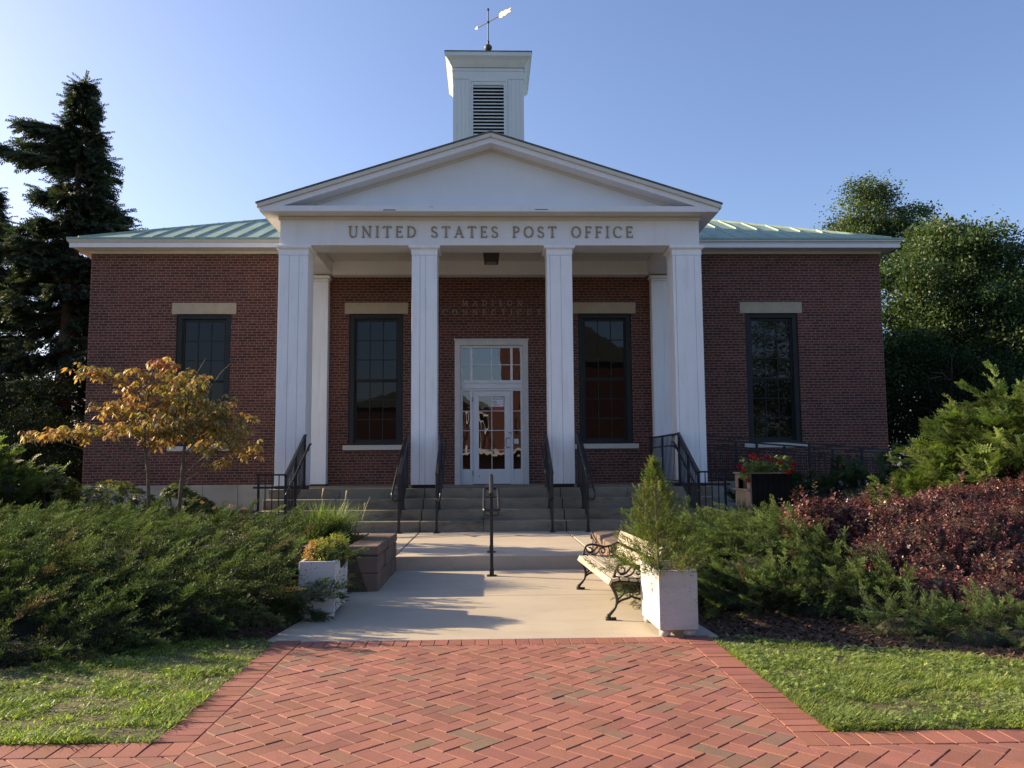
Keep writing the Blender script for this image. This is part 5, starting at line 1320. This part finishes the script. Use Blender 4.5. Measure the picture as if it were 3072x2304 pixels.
# the plants in the planters
cf = thing('potted_conifer', (1.33, 6.95, .45), 'small pointed green conifer growing in the sunlit planter', 'conifer')
P, D, S_ = [], [], []
for i in range(640):
    t = RNG.uniform(0, 1) ** 1.35; z = .47 + .84 * t; r_ = .35 * (1 - t) ** 1.2 * RNG.uniform(.25, 1.12) + .012; a = RNG.uniform(0, 6.283); r_ *= 1 + .32 * math.sin(3 * a + z * 11)
    lean = -.02 * t; P.append((1.33 + lean + math.cos(a) * r_, 6.95 + math.sin(a) * r_, z)); D.append((math.cos(a) * (.8 - .5 * t), math.sin(a) * (.8 - .5 * t), .55 + .9 * t + RNG.normal(0, .15))); S_.append(RNG.uniform(.10, .19) * (1 - .4 * t))
f = Fol(); f.put(JUN, np.array(P), np.array(D) + RNG.normal(0, .28, (640, 3)), np.array(S_), tints(640, [(0.13, .18, .045), (.16, .205, .05), (.10, .15, .04), (.19, .19, .055)]), roll=RNG.uniform(0, 6, 640)); adopt(cf, f.build('foliage', 'leaf'))
b = MB(); b.tube([(1.33, 6.95, .42), (1.325, 6.95, .8), (1.31, 6.95, 1.3)], .012, 6, r1=.003)
for k in range(26):
    z = .52 + .7 * k / 26; a = k * 2.4; r_ = .26 * (1 - (z - .47) / .84); b.tube([(1.33, 6.95, z - .03), (1.33 + math.cos(a) * r_, 6.95 + math.sin(a) * r_, z + .05)], .004, 4, r1=.002)
adopt(cf, b.build('stem', 'twig'))
tuft('dried_plant', 'dry straw coloured stalks at the front of the sunlit planter', (1.46, 6.72, .44), 130, .19, .12, [(.40, .32, .20), (.30, .24, .15), (.5, .42, .28)], .0022, .1, 'petal')
ls = thing('potted_shrub', (-1.58, 7.85, .45), 'low yellow-green shrub filling the shaded planter', 'shrub')
le = [(-1.60, 7.78, .50, .15, .17, .15), (-1.50, 7.95, .51, .13, .2, .17), (-1.66, 8.0, .50, .13, .18, .14), (-1.55, 7.72, .49, .13, .12, .12)]
P, N = ell_points(le, 900, -.2); f = Fol(); tn = tints(len(P), [(.30, .30, .05), (.22, .26, .05), (.36, .31, .06), (.13, .18, .045)]); rd = (P[:, 0] < -1.64); tn[rd] = tn[rd] * np.array([1.5, .8, .8])  # leaves on the sunward side tinted orange to look sunlit
f.put(SHOOT, P - N * .03, N * .6 + np.array([0, 0, .7]) + RNG.normal(0, .25, P.shape), RNG.uniform(.035, .075, len(P)), tn, roll=RNG.uniform(0, 6, len(P))); adopt(ls, f.build('foliage', 'leaf')); ell_core('branches', le, .8, 'core', ls)

ge = thing('geranium', (4.45, 13.85, 1.18), 'red flowering geraniums spilling over the top of the litter bin', 'flowers')
P = []; 
for i in range(210): P.append((RNG.uniform(4.12, 4.62), RNG.uniform(13.45, 13.85), 1.20 + abs(RNG.normal(0, .10))))
for i in range(70): P.append((RNG.uniform(4.66, 4.9), RNG.uniform(13.4, 13.7), 1.22 + RNG.uniform(0, .24)))
for i in range(36): P.append((4.11 + RNG.normal(0, .03), RNG.uniform(13.44, 13.62), RNG.uniform(1.06, 1.2)))
P = np.array(P); f = Fol(); f.put(ROS, P, np.array([[0, -.2, 1.0]]) + RNG.normal(0, .4, P.shape), RNG.uniform(.045, .075, len(P)), tints(len(P), [(.17, .24, .06), (.22, .28, .08), (.12, .18, .05)]), roll=RNG.uniform(0, 6, len(P))); adopt(ge, f.build('foliage', 'leaf'))
for (x, y, z) in ((4.20, 13.5, 1.46), (4.30, 13.55, 1.47), (4.02, 13.55, 1.30), (4.46, 13.5, 1.46), (4.13, 13.46, 1.08), (4.66, 13.45, 1.37), (4.86, 13.4, 1.32), (4.75, 13.38, 1.20), (4.84, 13.42, 1.22), (4.36, 13.5, 1.42), (4.83, 13.5, 1.42), (4.25, 13.45, 1.44), (4.52, 13.46, 1.40), (4.08, 13.47, 1.24)):
    n = 24; u = RNG.normal(0, 1, (n, 3)); u /= np.linalg.norm(u, axis=1, keepdims=True); f = Fol(); f.put(ROS, np.array([x, y, z]) + u * .040 * RNG.uniform(.8, 1.1), u, .027, tints(n, [(.36, .012, .018), (.46, .02, .025), (.26, .01, .014)])); adopt(ge, f.build('bloom', 'petal'))
b = MB()
for k in range(9): x = 4.1 + k * .09; b.tube([(x, 13.6, 1.16), (x - .02, 13.5, 1.3), (x + RNG.normal(0, .04), 13.48, 1.42)], .004, 5)
adopt(ge, b.build('stem', 'twig'))
f = Fol(); pos = np.array([(4.42 + .022 * i, 13.5, 1.38 + .02 * (i % 3)) for i in range(6)]); f.put(JUN, pos, np.array([[0, -.1, 1.0]] * 6) + RNG.normal(0, .1, (6, 3)), .09, np.array([[.24, .17, .36]] * 6)); adopt(ge, f.build('purple_spike', 'petal'))

# ------------------------------------------------------------------ trees
yt_ = thing('autumn_tree', (-5.2, 13.5, .35), 'small twin-stemmed tree with drooping yellow and orange leaves before the wall', 'tree')
pads = [(-7.15, 1.84, 0.28, 0.09), (-6.7, 1.95, .3, .1), (-6.89, 1.86, 0.41, 0.1), (-6.39, 1.9, 0.3, 0.12), (-6.02, 1.98, 0.34, 0.14), (-5.66, 1.9, 0.3, 0.14), (-6.22, 2.27, 0.26, 0.14), (-5.74, 2.31, 0.3, 0.16), (-6.43, 2.87, 0.3, 0.12), (-6.13, 2.79, 0.22, 0.1), (-5.94, 2.61, 0.22, 0.1), (-5.47, 2.98, 0.22, 0.14), (-5.69, 2.85, 0.19, 0.09), (-5.53, 2.57, 0.3, 0.16), (-5.23, 2.45, 0.3, 0.16), (-5.44, 2.16, 0.26, 0.15), (-4.95, 2.75, 0.26, 0.12), (-4.72, 2.56, 0.34, 0.14), (-5.08, 2.23, 0.38, 0.19), (-4.64, 2.23, 0.38, 0.16), (-4.35, 2.3, 0.26, 0.12), (-4.19, 2.11, 0.3, 0.15), (-4.04, 1.85, 0.22, 0.14), (-3.96, 1.59, 0.19, 0.15), (-4.41, 1.93, 0.34, 0.15), (-4.85, 1.89, 0.38, 0.15), (-5.29, 1.82, 0.22, 0.11), (-4.62, 1.67, 0.3, 0.09), (-4.2, 1.62, .28, .12), (-4.5, 2.02, .35, .14), (-5.05, 2.0, .3, .14), (-5.5, 1.72, .25, .1), (-4.4, 1.4, .2, .08), (-5.2, 2.7, .25, .12), (-4.75, 2.4, .3, .14)]
t1 = [(-5.43, 13.5, .3), (-5.49, 13.5, 1.27), (-5.56, 13.5, 1.71), (-5.59, 13.55, 2.16), (-5.53, 13.5, 2.53), (-5.47, 13.5, 2.9)]
t2 = [(-5.0, 13.5, .3), (-4.94, 13.5, 1.42), (-4.92, 13.5, 1.78), (-4.9, 13.45, 2.38), (-4.95, 13.5, 2.68)]
b = MB(); b.tube(t1, .032, 8, r1=.012); b.tube(t2, .034, 8, r1=.012); adopt(yt_, b.build('trunk', 'twig', smooth=True))
f = Fol(); b = MB(); AC = [(.40, .27, .095), (.46, .31, .105), (.32, .26, .085), (.44, .235, .095), (.25, .22, .075)]
for (x, z, rw, rh) in pads:
    yy = 13.5 + RNG.uniform(-.45, .45); tr_ = t1 if x < -5.2 else t2
    tz = min(max(z - .25 - .25 * abs(x - tr_[1][0]), 1.0), tr_[-1][2]); k = max(i for i in range(len(tr_)) if tr_[i][2] <= tz or i == 0); k2 = min(k + 1, len(tr_) - 1)
    q = 0 if k == k2 else (tz - tr_[k][2]) / (tr_[k2][2] - tr_[k][2]); s0 = Vector(tr_[k]).lerp(Vector(tr_[k2]), q); e0 = Vector((x, yy, z))
    m0 = s0.lerp(e0, .5) + Vector((0, 0, .08)); b.tube([s0, m0, e0], .014, 6, r1=.005)
    n = int(9 + 85 * rw * rh * 4)
    for i in range(n):
        a = RNG.uniform(0, 6.28); r_ = math.sqrt(RNG.uniform(0, 1)); px_, py_, pz_ = x + math.cos(a) * rw * r_ * 1.2, yy + math.sin(a) * rw * r_ * 1.1, z + RNG.normal(0, rh * .5) + .03
        c = np.array(AC[RNG.choice(5, p=[.3, .25, .2, .15, .1])]) * RNG.uniform(.75, 1.2)
        if x < -5.4 and RNG.random() < .4: c = c * np.array([1.0, .80, .85])
        if (x, z) == (-5.47, 2.98) and RNG.random() < .55: c = np.array([.40, .12, .08])
        f.put(DROOP, np.array([[px_, py_, pz_]]), np.array([[RNG.normal(0, .22), RNG.normal(0, .22), 1.0]]), RNG.uniform(.085, .14), c[None], roll=RNG.uniform(0, 6, 1))
        if i % 3 == 0: b.tube([e0, Vector((px_, py_, pz_ + .02))], .004, 4, r1=.002)
b.tube([(-4.75, 13.5, 2.3), (-4.5, 13.45, 2.65), (-4.35, 13.4, 2.85), (-4.2, 13.4, 3.0)], .008, 5, r1=.003); b.tube([(-4.9, 13.5, 2.6), (-4.72, 13.45, 2.9), (-4.6, 13.4, 3.08)], .006, 5, r1=.003)
adopt(yt_, b.build('limbs', 'twig')); adopt(yt_, f.build('leaves', 'autumn'))

def spruce(x, y, top, label, seedv, lean=0.25, base=0.0, rmax=2.6, k=0.40, dens=1.0, extra=(), zlow=1.2):
    root = thing('spruce_tree', (x, y, 0), label, 'tree'); rg = np.random.default_rng(seedv); f = Fol(); b = MB()
    cx = lambda z: x + lean * (z / top)
    b.tube([(x, y, -.1), (x, y, 1.5), (cx(top * .5), y, top * .5), (cx(top), y, top - .1)], [.36, .30, .19, .02], 10); adopt(root, b.build('trunk', 'bark', smooth=True))
    b = MB(); P, D, S_ = [], [], []
    br = []
    z = top - .25
    while z > zlow:
        n = rg.integers(6, 10)
        for i in range(n): br.append((z + rg.uniform(-.15, .15), rg.uniform(0, 6.283), min(rmax, .07 + k * (top - z)) * rg.uniform(.62, 1.12)))
        z -= rg.uniform(.24, .44) * (1.0 if z > top * .55 else 1.25)
    for e in extra: br.append(e)
    for (z, a, L) in br:
        dx_, dy_ = math.cos(a), math.sin(a); t = (top - z) / top; pts = []
        for j in range(9):
            q = j / 8; dz = L * (.22 * (1 - 2.2 * t) * q - .34 * min(1, t * 2.2) * q + .34 * q ** 3 * min(1, t * 2)); pts.append(Vector((cx(z) + dx_ * L * q, y + dy_ * L * q, z + dz)))
        b.tube(pts, .045 * min(1, L / 2) + .008, 5, r1=.006)
        m = int((10 + 40 * L) * dens * (1.0 if z > 6.5 else .6) * rg.uniform(.45, 1.25))
        for j in range(m):
            q = rg.uniform(.12, 1.0) ** .8; i = min(int(q * 8), 7); p = pts[i].lerp(pts[i + 1], q * 8 - i); w = .42 * L * (1 - q * .75) * rg.uniform(-1, 1)
            hang = -abs(w) * .35 - rg.uniform(0, .10); P.append((p.x - dy_ * w, p.y + dx_ * w, p.z + hang)); sd = np.sign(w) * rg.uniform(.1, .9)
            D.append((dx_ - dy_ * sd, dy_ + dx_ * sd, rg.uniform(-.75, .12))); S_.append(rg.uniform(.34, .62) * (1 if L > .8 else .75))
        P.append(tuple(pts[-1])); D.append((dx_, dy_, .35)); S_.append(.45)
    n = 30
    for i in range(n): zz = top - 1.3 * i / n; a = i * 2.4; P.append((cx(zz), y, zz)); D.append((math.cos(a) * .8, math.sin(a) * .8, .7)); S_.append(.12 + .12 * i / n)
    P.append((cx(top), y, top - .3)); D.append((.05, 0, 1)); S_.append(.5)
    f.put(SPR, np.array(P), np.array(D), np.array(S_), tints(len(P), [(.030, .046, .030), (.040, .058, .034), (.052, .068, .038), (.070, .074, .040)], [.35, .35, .2, .1]), roll=rg.normal(0, .4, len(P)))
    adopt(root, b.build('limbs', 'bark')); adopt(root, f.build('foliage', 'conifer'))
    return root
spruce(-12.75, 25, 13.35, 'tallest tree, a ragged dark spruce rising beyond the roof above the yellow-leaved tree', 21, .3, 0, 1.8, .25, 1.5,
       extra=((11.2, 3.0, 1.9), (11.5, 3.5, 1.5), (11.0, 2.6, 1.7), (11.7, 3.2, 1.3), (10.8, 3.3, 2.1), (8.6, .1, 1.5), (8.3, -.2, 1.6), (9.0, -.05, 1.4), (8.5, -.5, 1.7), (8.7, .5, 1.6), (8.9, 3.0, 2.4), (8.2, 3.4, 2.5), (7.4, 3.1, 2.6)))
spruce(-16.2, 26.5, 10.4, 'dark spruce half out of view beyond the tallest spruce', 33, .1, 0, 2.8, .34, 1.2)

def broadleaf(name, x, y, label, ells, n, cols, trunk_r=.25, size=(.5, .85), g0=0.0, mat='leaf'):
    root = thing(name, (x, y, g0), label, 'tree'); b = MB(); zc = min(e[2] for e in ells)
    b.tube([(x, y, g0 - .1), (x + .05, y, g0 + .5), (x + .1, y, zc)], [trunk_r * 1.25, trunk_r, trunk_r * .75], 9); adopt(root, b.build('trunk', 'bark', smooth=True))
    b = MB(); P, D = [], []
    for e in ells:
        c = Vector(e[:3]); s0 = Vector((x + .1, y, min(zc, e[2] - .2))); b.tube([s0, s0.lerp(c, .5) + Vector((0, 0, .3)), c], trunk_r * .5, 6, r1=trunk_r * .16)
        for k in range(9):
            u = Vector(RNG.normal(0, 1, 3)).normalized(); tip = c + Vector((u.x * e[3], u.y * e[4], u.z * e[5])) * .9; b.tube([c, c.lerp(tip, .5) + Vector((0, 0, .1)), tip], trunk_r * .14, 4, r1=.01)
    adopt(root, b.build('limbs', 'bark'))
    # leaf clumps: sub-masses scattered over each limb's ellipsoid, so that the outline is ragged with gaps
    kb = 42; nb_ = max(8, int(n / kb)); Pp, Nn = ell_points(ells, nb_, -.9, .78, False); rb = RNG.uniform(.38, .78, len(Pp)) * np.mean(size) / .45
    bt = tints(len(Pp), cols) * RNG.uniform(.82, 1.2, (len(Pp), 1)); Pp, Nn, rb, bt = (np.repeat(a, kb, 0) for a in (Pp, Nn, rb, bt))
    a_ = RNG.uniform(0, 6.283, len(Pp)); q_ = np.sqrt(RNG.uniform(0, 1, len(Pp))); off = np.stack([np.cos(a_) * q_ * rb, np.sin(a_) * q_ * rb, -.42 * q_ ** 2 * rb + RNG.normal(0, .07, len(Pp))], -1)
    Pp = Pp + off + Nn * (RNG.normal(0, .1, (len(Pp), 1)) + np.repeat(RNG.uniform(-.35, .55, (len(Pp) // kb, 1)), kb, 0)); dd = off / rb[:, None] * .8 + RNG.normal(0, .5, Pp.shape) + np.array([0, 0, .45])
    f = Fol(); f.put(CLUS, Pp, dd, RNG.uniform(size[0], size[1], len(Pp)) * .55, bt * RNG.uniform(.85, 1.15, (len(Pp), 1)), roll=RNG.uniform(0, 6, len(Pp)))
    adopt(root, f.build('crown', mat)); return root
G1 = [(.066, .108, .034), (.080, .122, .038), (.052, .090, .032), (.100, .135, .044)]
G2 = [(.052, .092, .032), (.066, .108, .036), (.042, .076, .030), (.088, .126, .042)]
broadleaf('ash_tree', 14.6, 31, 'light green tree standing highest above the green roof', [(14.3, 31, 10.6, .75, .8, .6), (15.3, 31, 11.0, .8, .8, .6), (14.6, 31, 11.5, .6, .7, .5), (15.9, 31, 10.3, .7, .8, .6), (14.2, 31.3, 9.5, .7, .8, .5), (15.2, 31, 9.4, .8, .8, .5), (16.6, 31, 9.5, .8, .8, .6), (17.5, 31.3, 8.6, .9, .9, .6)], 3800, G1, .16, (.40, .62))
broadleaf('maple_tree', 14.6, 25, 'broad dense green tree against the end of the wing with the ramp', [(13.9, 25, 7.9, .8, .9, .6), (14.9, 24.8, 7.7, .8, .9, .6), (15.7, 25, 7.0, .8, .9, .6), (13.0, 25, 7.1, .8, 1.0, .6), (16.6, 25, 6.1, .8, .9, .6), (15.7, 25.0, 6.6, .8, .9, .7), (12.7, 25.2, 5.9, .9, 1.0, .6), (14.2, 24.2, 6.1, .9, .9, .6), (12.4, 25.2, 4.9, .9, 1.1, .7), (13.6, 24.2, 5.0, 1.0, 1.0, .7), (15.2, 24.2, 5.3, 1.0, 1.0, .7), (16.4, 24.6, 5.4, .9, 1.0, .7), (12.6, 24.6, 3.6, 1.1, 1.1, .8), (14.2, 24.0, 3.6, 1.1, 1.0, .8), (15.8, 24.0, 3.9, 1.1, 1.0, .8), (13.4, 24.2, 2.3, 1.2, 1.1, .8), (15.2, 24.0, 2.3, 1.3, 1.1, .8), (16.9, 24.3, 3.0, 1.2, 1.0, .8)], 14500, G2, .26, (.42, .66))
broadleaf('maple_tree', 18.5, 24, 'wide green tree partly out of view behind the feathery yew', [(17.1, 24, 6.0, .9, 1.0, .7), (18.3, 24, 5.9, 1.1, 1.2, .9), (17.4, 23.6, 4.4, 1.7, 1.5, 1.2), (19.2, 24, 4.2, 1.7, 1.6, 1.2), (17.0, 23.4, 2.6, 1.8, 1.5, 1.2), (19.0, 23.6, 2.4, 1.8, 1.5, 1.2)], 5200, G2, .28, (.32, .55))
broadleaf('understory_tree', 11.6, 20.8, 'low tree coloured dark for the shade at the building corner above the yew', [(11.0, 20.8, 2.0, 1.0, .9, 1.1), (12.2, 20.6, 2.2, 1.2, 1.0, 1.2), (13.6, 20.6, 1.7, 1.3, 1.0, 1.0), (10.6, 20.4, 1.0, .8, .8, .8), (11.8, 20.9, 3.4, 1.0, .9, .9), (13.4, 20.9, 3.0, 1.1, .9, .9), (15.2, 20.6, 1.6, 1.4, 1.0, 1.0)], 4200, [(.018, .032, .015), (.024, .040, .017)], .14, (.35, .55), mat='shadetoned')  # leaf colours darkened to stand in for the shade at the corner
broadleaf('understory_tree', -12.6, 19.5, 'leafy thicket coloured dark for the shade under the tallest spruce', [(-11.2, 19.8, 1.3, 1.2, .9, 1.2), (-12.8, 19.5, 1.5, 1.4, 1.0, 1.3), (-14.2, 19.5, 1.6, 1.3, 1.0, 1.5), (-11.6, 20.5, 2.4, 1.0, .9, .9)], 2600, [(.014, .024, .013), (.018, .028, .014)], .12, (.30, .5), mat='shadetoned')  # near-black leaf colours paint in the shade of the big trees

# ------------------------------------------------------------------ lawns, mulch and grass
def lawn_poly_points(n, poly):
    P = np.array(poly); mn, mx = P.min(0), P.max(0); Q_ = RNG.uniform(mn, mx, (n, 2)); ins = np.zeros(n, bool); j = len(P) - 1
    for i in range(len(P)):
        c = ((P[i, 1] > Q_[:, 1]) != (P[j, 1] > Q_[:, 1])) & (Q_[:, 0] < (P[j, 0] - P[i, 0]) * (Q_[:, 1] - P[i, 1]) / (P[j, 1] - P[i, 1] + 1e-12) + P[i, 0]); ins ^= c; j = i
    return Q_[ins]
VN = np.random.default_rng(3).uniform(-1, 1, (64, 64))
def vn(x, y):
    x = np.asarray(x) + 200.0; y = np.asarray(y) + 200.0; xi, yi = np.floor(x).astype(int), np.floor(y).astype(int); u, v = sstep(x - xi), sstep(y - yi); g = lambda a, b_: VN[a % 64, b_ % 64]
    return (g(xi, yi) * (1 - u) + g(xi + 1, yi) * u) * (1 - v) + (g(xi, yi + 1) * (1 - u) + g(xi + 1, yi + 1) * u) * v
def wav(x, y, k=0): return vn(x * 2.2 + 7 * k, y * 3.0) * .8 + .55 * vn(x * 6.1, y * 7.3 + 5 * k) + .3 * vn(x * 15 + k, y * 17)
LL = [(PX0 - .21, 4.29), (PX0 - .21, 6.60), (-1.95, 6.75), (-2.3, 6.62), (-2.8, 6.15), (-3.4, 5.75), (-5.0, 5.5), (-5.0, 4.29)]
LR = [(PX1 + .21, 4.29), (PX1 + .21, 6.50), (1.9, 6.50), (2.3, 6.22), (2.9, 6.0), (3.5, 5.62), (5.2, 5.3), (5.2, 4.29)]
for poly in (LL, LR):
    poly = [(x + (0.003 if x < 0 else -0.003) * (abs(x) < 2), y - (0.012 if y < 4.3 else 0)) for x, y in poly]; b = MB(); b.prism(poly, 'z', -0.05, 0.001); tag(b.build('lawn', 'turf'), kind='structure')
bare = [(-1.98, 4.45, .14, .07), (-2.55, 4.62, .10, .06), (-2.15, 5.45, .16, .05), (-2.35, 4.95, .10, .05), (2.5, 5.2, .10, .05)]
def grassfield(poly, n, label_cols, name):
    Q_ = lawn_poly_points(n, poly); x, y = Q_[:, 0], Q_[:, 1]; dens = .70 + .60 * wav(x, y)
    for (bx, by, rx, ry) in bare: dens -= 2.2 * np.exp(-((x - bx) / rx) ** 2 - ((y - by) / ry) ** 2)
    keep = RNG.uniform(0, 1, len(x)) < np.clip(dens, .10, 1); x, y = x[keep], y[keep]; N = len(x)
    h = RNG.uniform(.014, .040, N) * np.clip(.85 + .75 * wav(x, y, 0), .45, 2.0); a = RNG.uniform(0, 6.283, N); ln = RNG.uniform(.5, 2.2, N) * h; w = RNG.uniform(.0018, .0042, N)
    dx_, dy_ = np.cos(a), np.sin(a); z0 = np.full(N, -.003)
    def pt(t, sd): return np.stack([x + dx_ * ln * t ** 1.5 - dy_ * w * sd, y + dy_ * ln * t ** 1.5 + dx_ * w * sd, z0 + h * (t - .12 * t * t)], -1)
    V = np.stack([pt(0, -1), pt(0, 1), pt(.6, .85), pt(.6, -.85), pt(1, .12), pt(1, -.12)], 1).reshape(-1, 3); bq = (np.arange(N) * 6)[:, None]
    Qd = np.concatenate([bq + np.array([[0, 1, 2, 3]]), bq + np.array([[3, 2, 4, 5]])])
    cols = np.array(label_cols); mixv = np.clip(.5 + .7 * wav(x * .8, y * .8, 3) + RNG.normal(0, .25, N), 0, 1)[:, None]; C = cols[0] * mixv + cols[1] * (1 - mixv); dry = RNG.uniform(0, 1, N) < .10; C[dry] = np.array([.26, .20, .10]); C = C * RNG.uniform(.75, 1.25, (N, 1))
    f = np_mesh(name, V, Qd, np.repeat(C, 6, 0), 'grass'); tag(f, kind='stuff')
    return f
grassfield([(x + (0.018 if -2 < x else 0), y - (0.02 if y < 4.3 else 0)) for x, y in LL], 85000, [(.34, .44, .09), (.19, .27, .065)], 'grass')
grassfield([(x - (0.018 if x < 2 else 0), y - (0.02 if y < 4.3 else 0)) for x, y in LR], 105000, [(.34, .42, .11), (.20, .27, .08)], 'grass')
# clover and weeds
for poly, n in ((LL, 900), (LR, 4200)):
    Q_ = lawn_poly_points(n * 2, poly); m = wav(Q_[:, 0] * 1.6, Q_[:, 1] * 1.6, 5) > -.1; Q_ = Q_[m][:n]; P = np.column_stack([Q_, np.full(len(Q_), .014) + RNG.uniform(0, .02, len(Q_))])
    f = Fol(); f.put(ROS, P, np.array([[0, 0, 1.0]]) + RNG.normal(0, .35, P.shape), RNG.uniform(.014, .030, len(P)), tints(len(P), [(.26, .34, .11), (.20, .28, .08), (.32, .38, .14)]), roll=RNG.uniform(0, 6, len(P)))
    o = f.build('clover', 'grass'); tag(o, kind='stuff')
# mulch chips
def chips(poly, n):
    Q_ = lawn_poly_points(n, poly); N = len(Q_); a = RNG.uniform(0, 6.283, N); L = RNG.uniform(.010, .032, N); w = L * RNG.uniform(.2, .45, N); z = terrain(Q_[:, 0], Q_[:, 1]) + RNG.uniform(.004, .02, N); tl = RNG.normal(0, .35, N)
    c, s_ = np.cos(a), np.sin(a); V = np.stack([np.stack([Q_[:, 0] + u * L * c - v * w * s_, Q_[:, 1] + u * L * s_ + v * w * c, z + u * L * tl], -1) for u, v in ((-1, -1), (1, -1), (1, 1), (-1, 1))], 1).reshape(-1, 3)
    C = tints(N, [(.10, .055, .034), (.14, .078, .046), (.07, .042, .028), (.22, .14, .085)], [.4, .3, .2, .1])
    o = np_mesh('mulch', V, np.arange(N * 4).reshape(-1, 4), np.repeat(C, 4, 0), 'mulch'); tag(o, kind='stuff')
chips([(1.75, 6.45), (1.9, 6.52), (2.3, 6.24), (2.9, 6.02), (3.5, 5.64), (5.2, 5.3), (5.2, 7.2), (3.3, 7.6), (2.6, 8.4), (1.75, 9.0)], 15000)
chips([(-1.75, 6.64), (-1.95, 6.76), (-2.3, 6.64), (-2.8, 6.17), (-3.4, 5.77), (-4.4, 5.55), (-4.6, 6.3), (-3.2, 6.9), (-2.2, 7.6), (-1.85, 8.2)], 6000)
Q_ = lawn_poly_points(40, [(-1.4, 4.2), (1.35, 4.2), (1.2, 9), (-1.2, 9)])
P = np.column_stack([Q_, np.full(len(Q_), .004)]); f = Fol(); f.put([tpl([blade((0, 0, 0), (1, 0, .05), 1, .5, (0, 0, 1))], [1.0])], P, np.column_stack([RNG.normal(0, 1, (len(P), 2)), np.zeros(len(P))]), RNG.uniform(.006, .022, len(P)), tints(len(P), [(.12, .08, .045), (.2, .14, .08)]))
o = f.build('fallen_leaves', 'leaf'); tag(o, kind='stuff')

# ------------------------------------------------------------------ across the street: what the door and window glass mirrors
bd = thing('brick_building', (0, -26, 0), 'brick hall with white trimmed windows mirrored in the door glass', 'building')
b = MB(); b.box(-11, 0.9, -36, -26, -.1, 5.9); b.box(0.9, 2.4, -27.2, -25.8, -.1, 13.2); b.box(2.4, 12, -36, -26, -.1, 9.3); adopt(bd, b.build('wall', 'darkbrick'))
b = MB(); b.prism([(-11.3, 5.92), (1.0, 5.92), (-5.1, 7.6)], 'y', -36.2, -25.7); b.prism([(2.2, 9.32), (12.4, 9.32), (7.2, 12.6)], 'y', -36.2, -25.6); adopt(bd, b.build('roof', 'roofedge'))
for x in (-5.0, -2.8, -0.9, 3.6):
    b = MB()
    for xa, xb, za, zb in ((x - .6, x - .45, 2.6, 5.2), (x + .45, x + .6, 2.6, 5.2), (x - .6, x + .6, 5.2, 5.4), (x - .7, x + .7, 2.45, 2.6)): b.box(xa, xb, -25.99, -25.88, za, zb)
    w = b.build('window', 'white'); adopt(bd, w); b = MB(); b.box(x - .45, x + .45, -25.98, -25.93, 2.6, 5.2); sub(w, b.build('pane', 'pane'))
b = MB(); b.box(-3.4, 3.4, -25.98, -23.6, 2.15, 2.40); adopt(bd, b.build('canopy', 'stonetrim'))
for k, (tx, ty, hh, lab) in enumerate(((21, -20, 1.0, 'leafy street tree mirrored in the window above the ramp'), (29, -17, 1.25, 'tall street tree farthest along the far kerb'), (14.5, -22, .9, 'leafy street tree beside the brick hall across the road'))):
    broadleaf('street_tree', tx, ty, lab, [(tx - 1.5, ty, 4.5 * hh, 2.2, 2, 2.2), (tx + 1.4, ty, 5.4 * hh, 2.4, 2, 2.6), (tx, ty, 8.4 * hh, 2.2, 2.0, 2.4), (tx - .5, ty + 1, 11.0 * hh, 1.8, 1.8, 1.8), (tx + 2.5, ty, 3.4 * hh, 2, 2, 2)], 2200, G2, .25, (.8, 1.2))
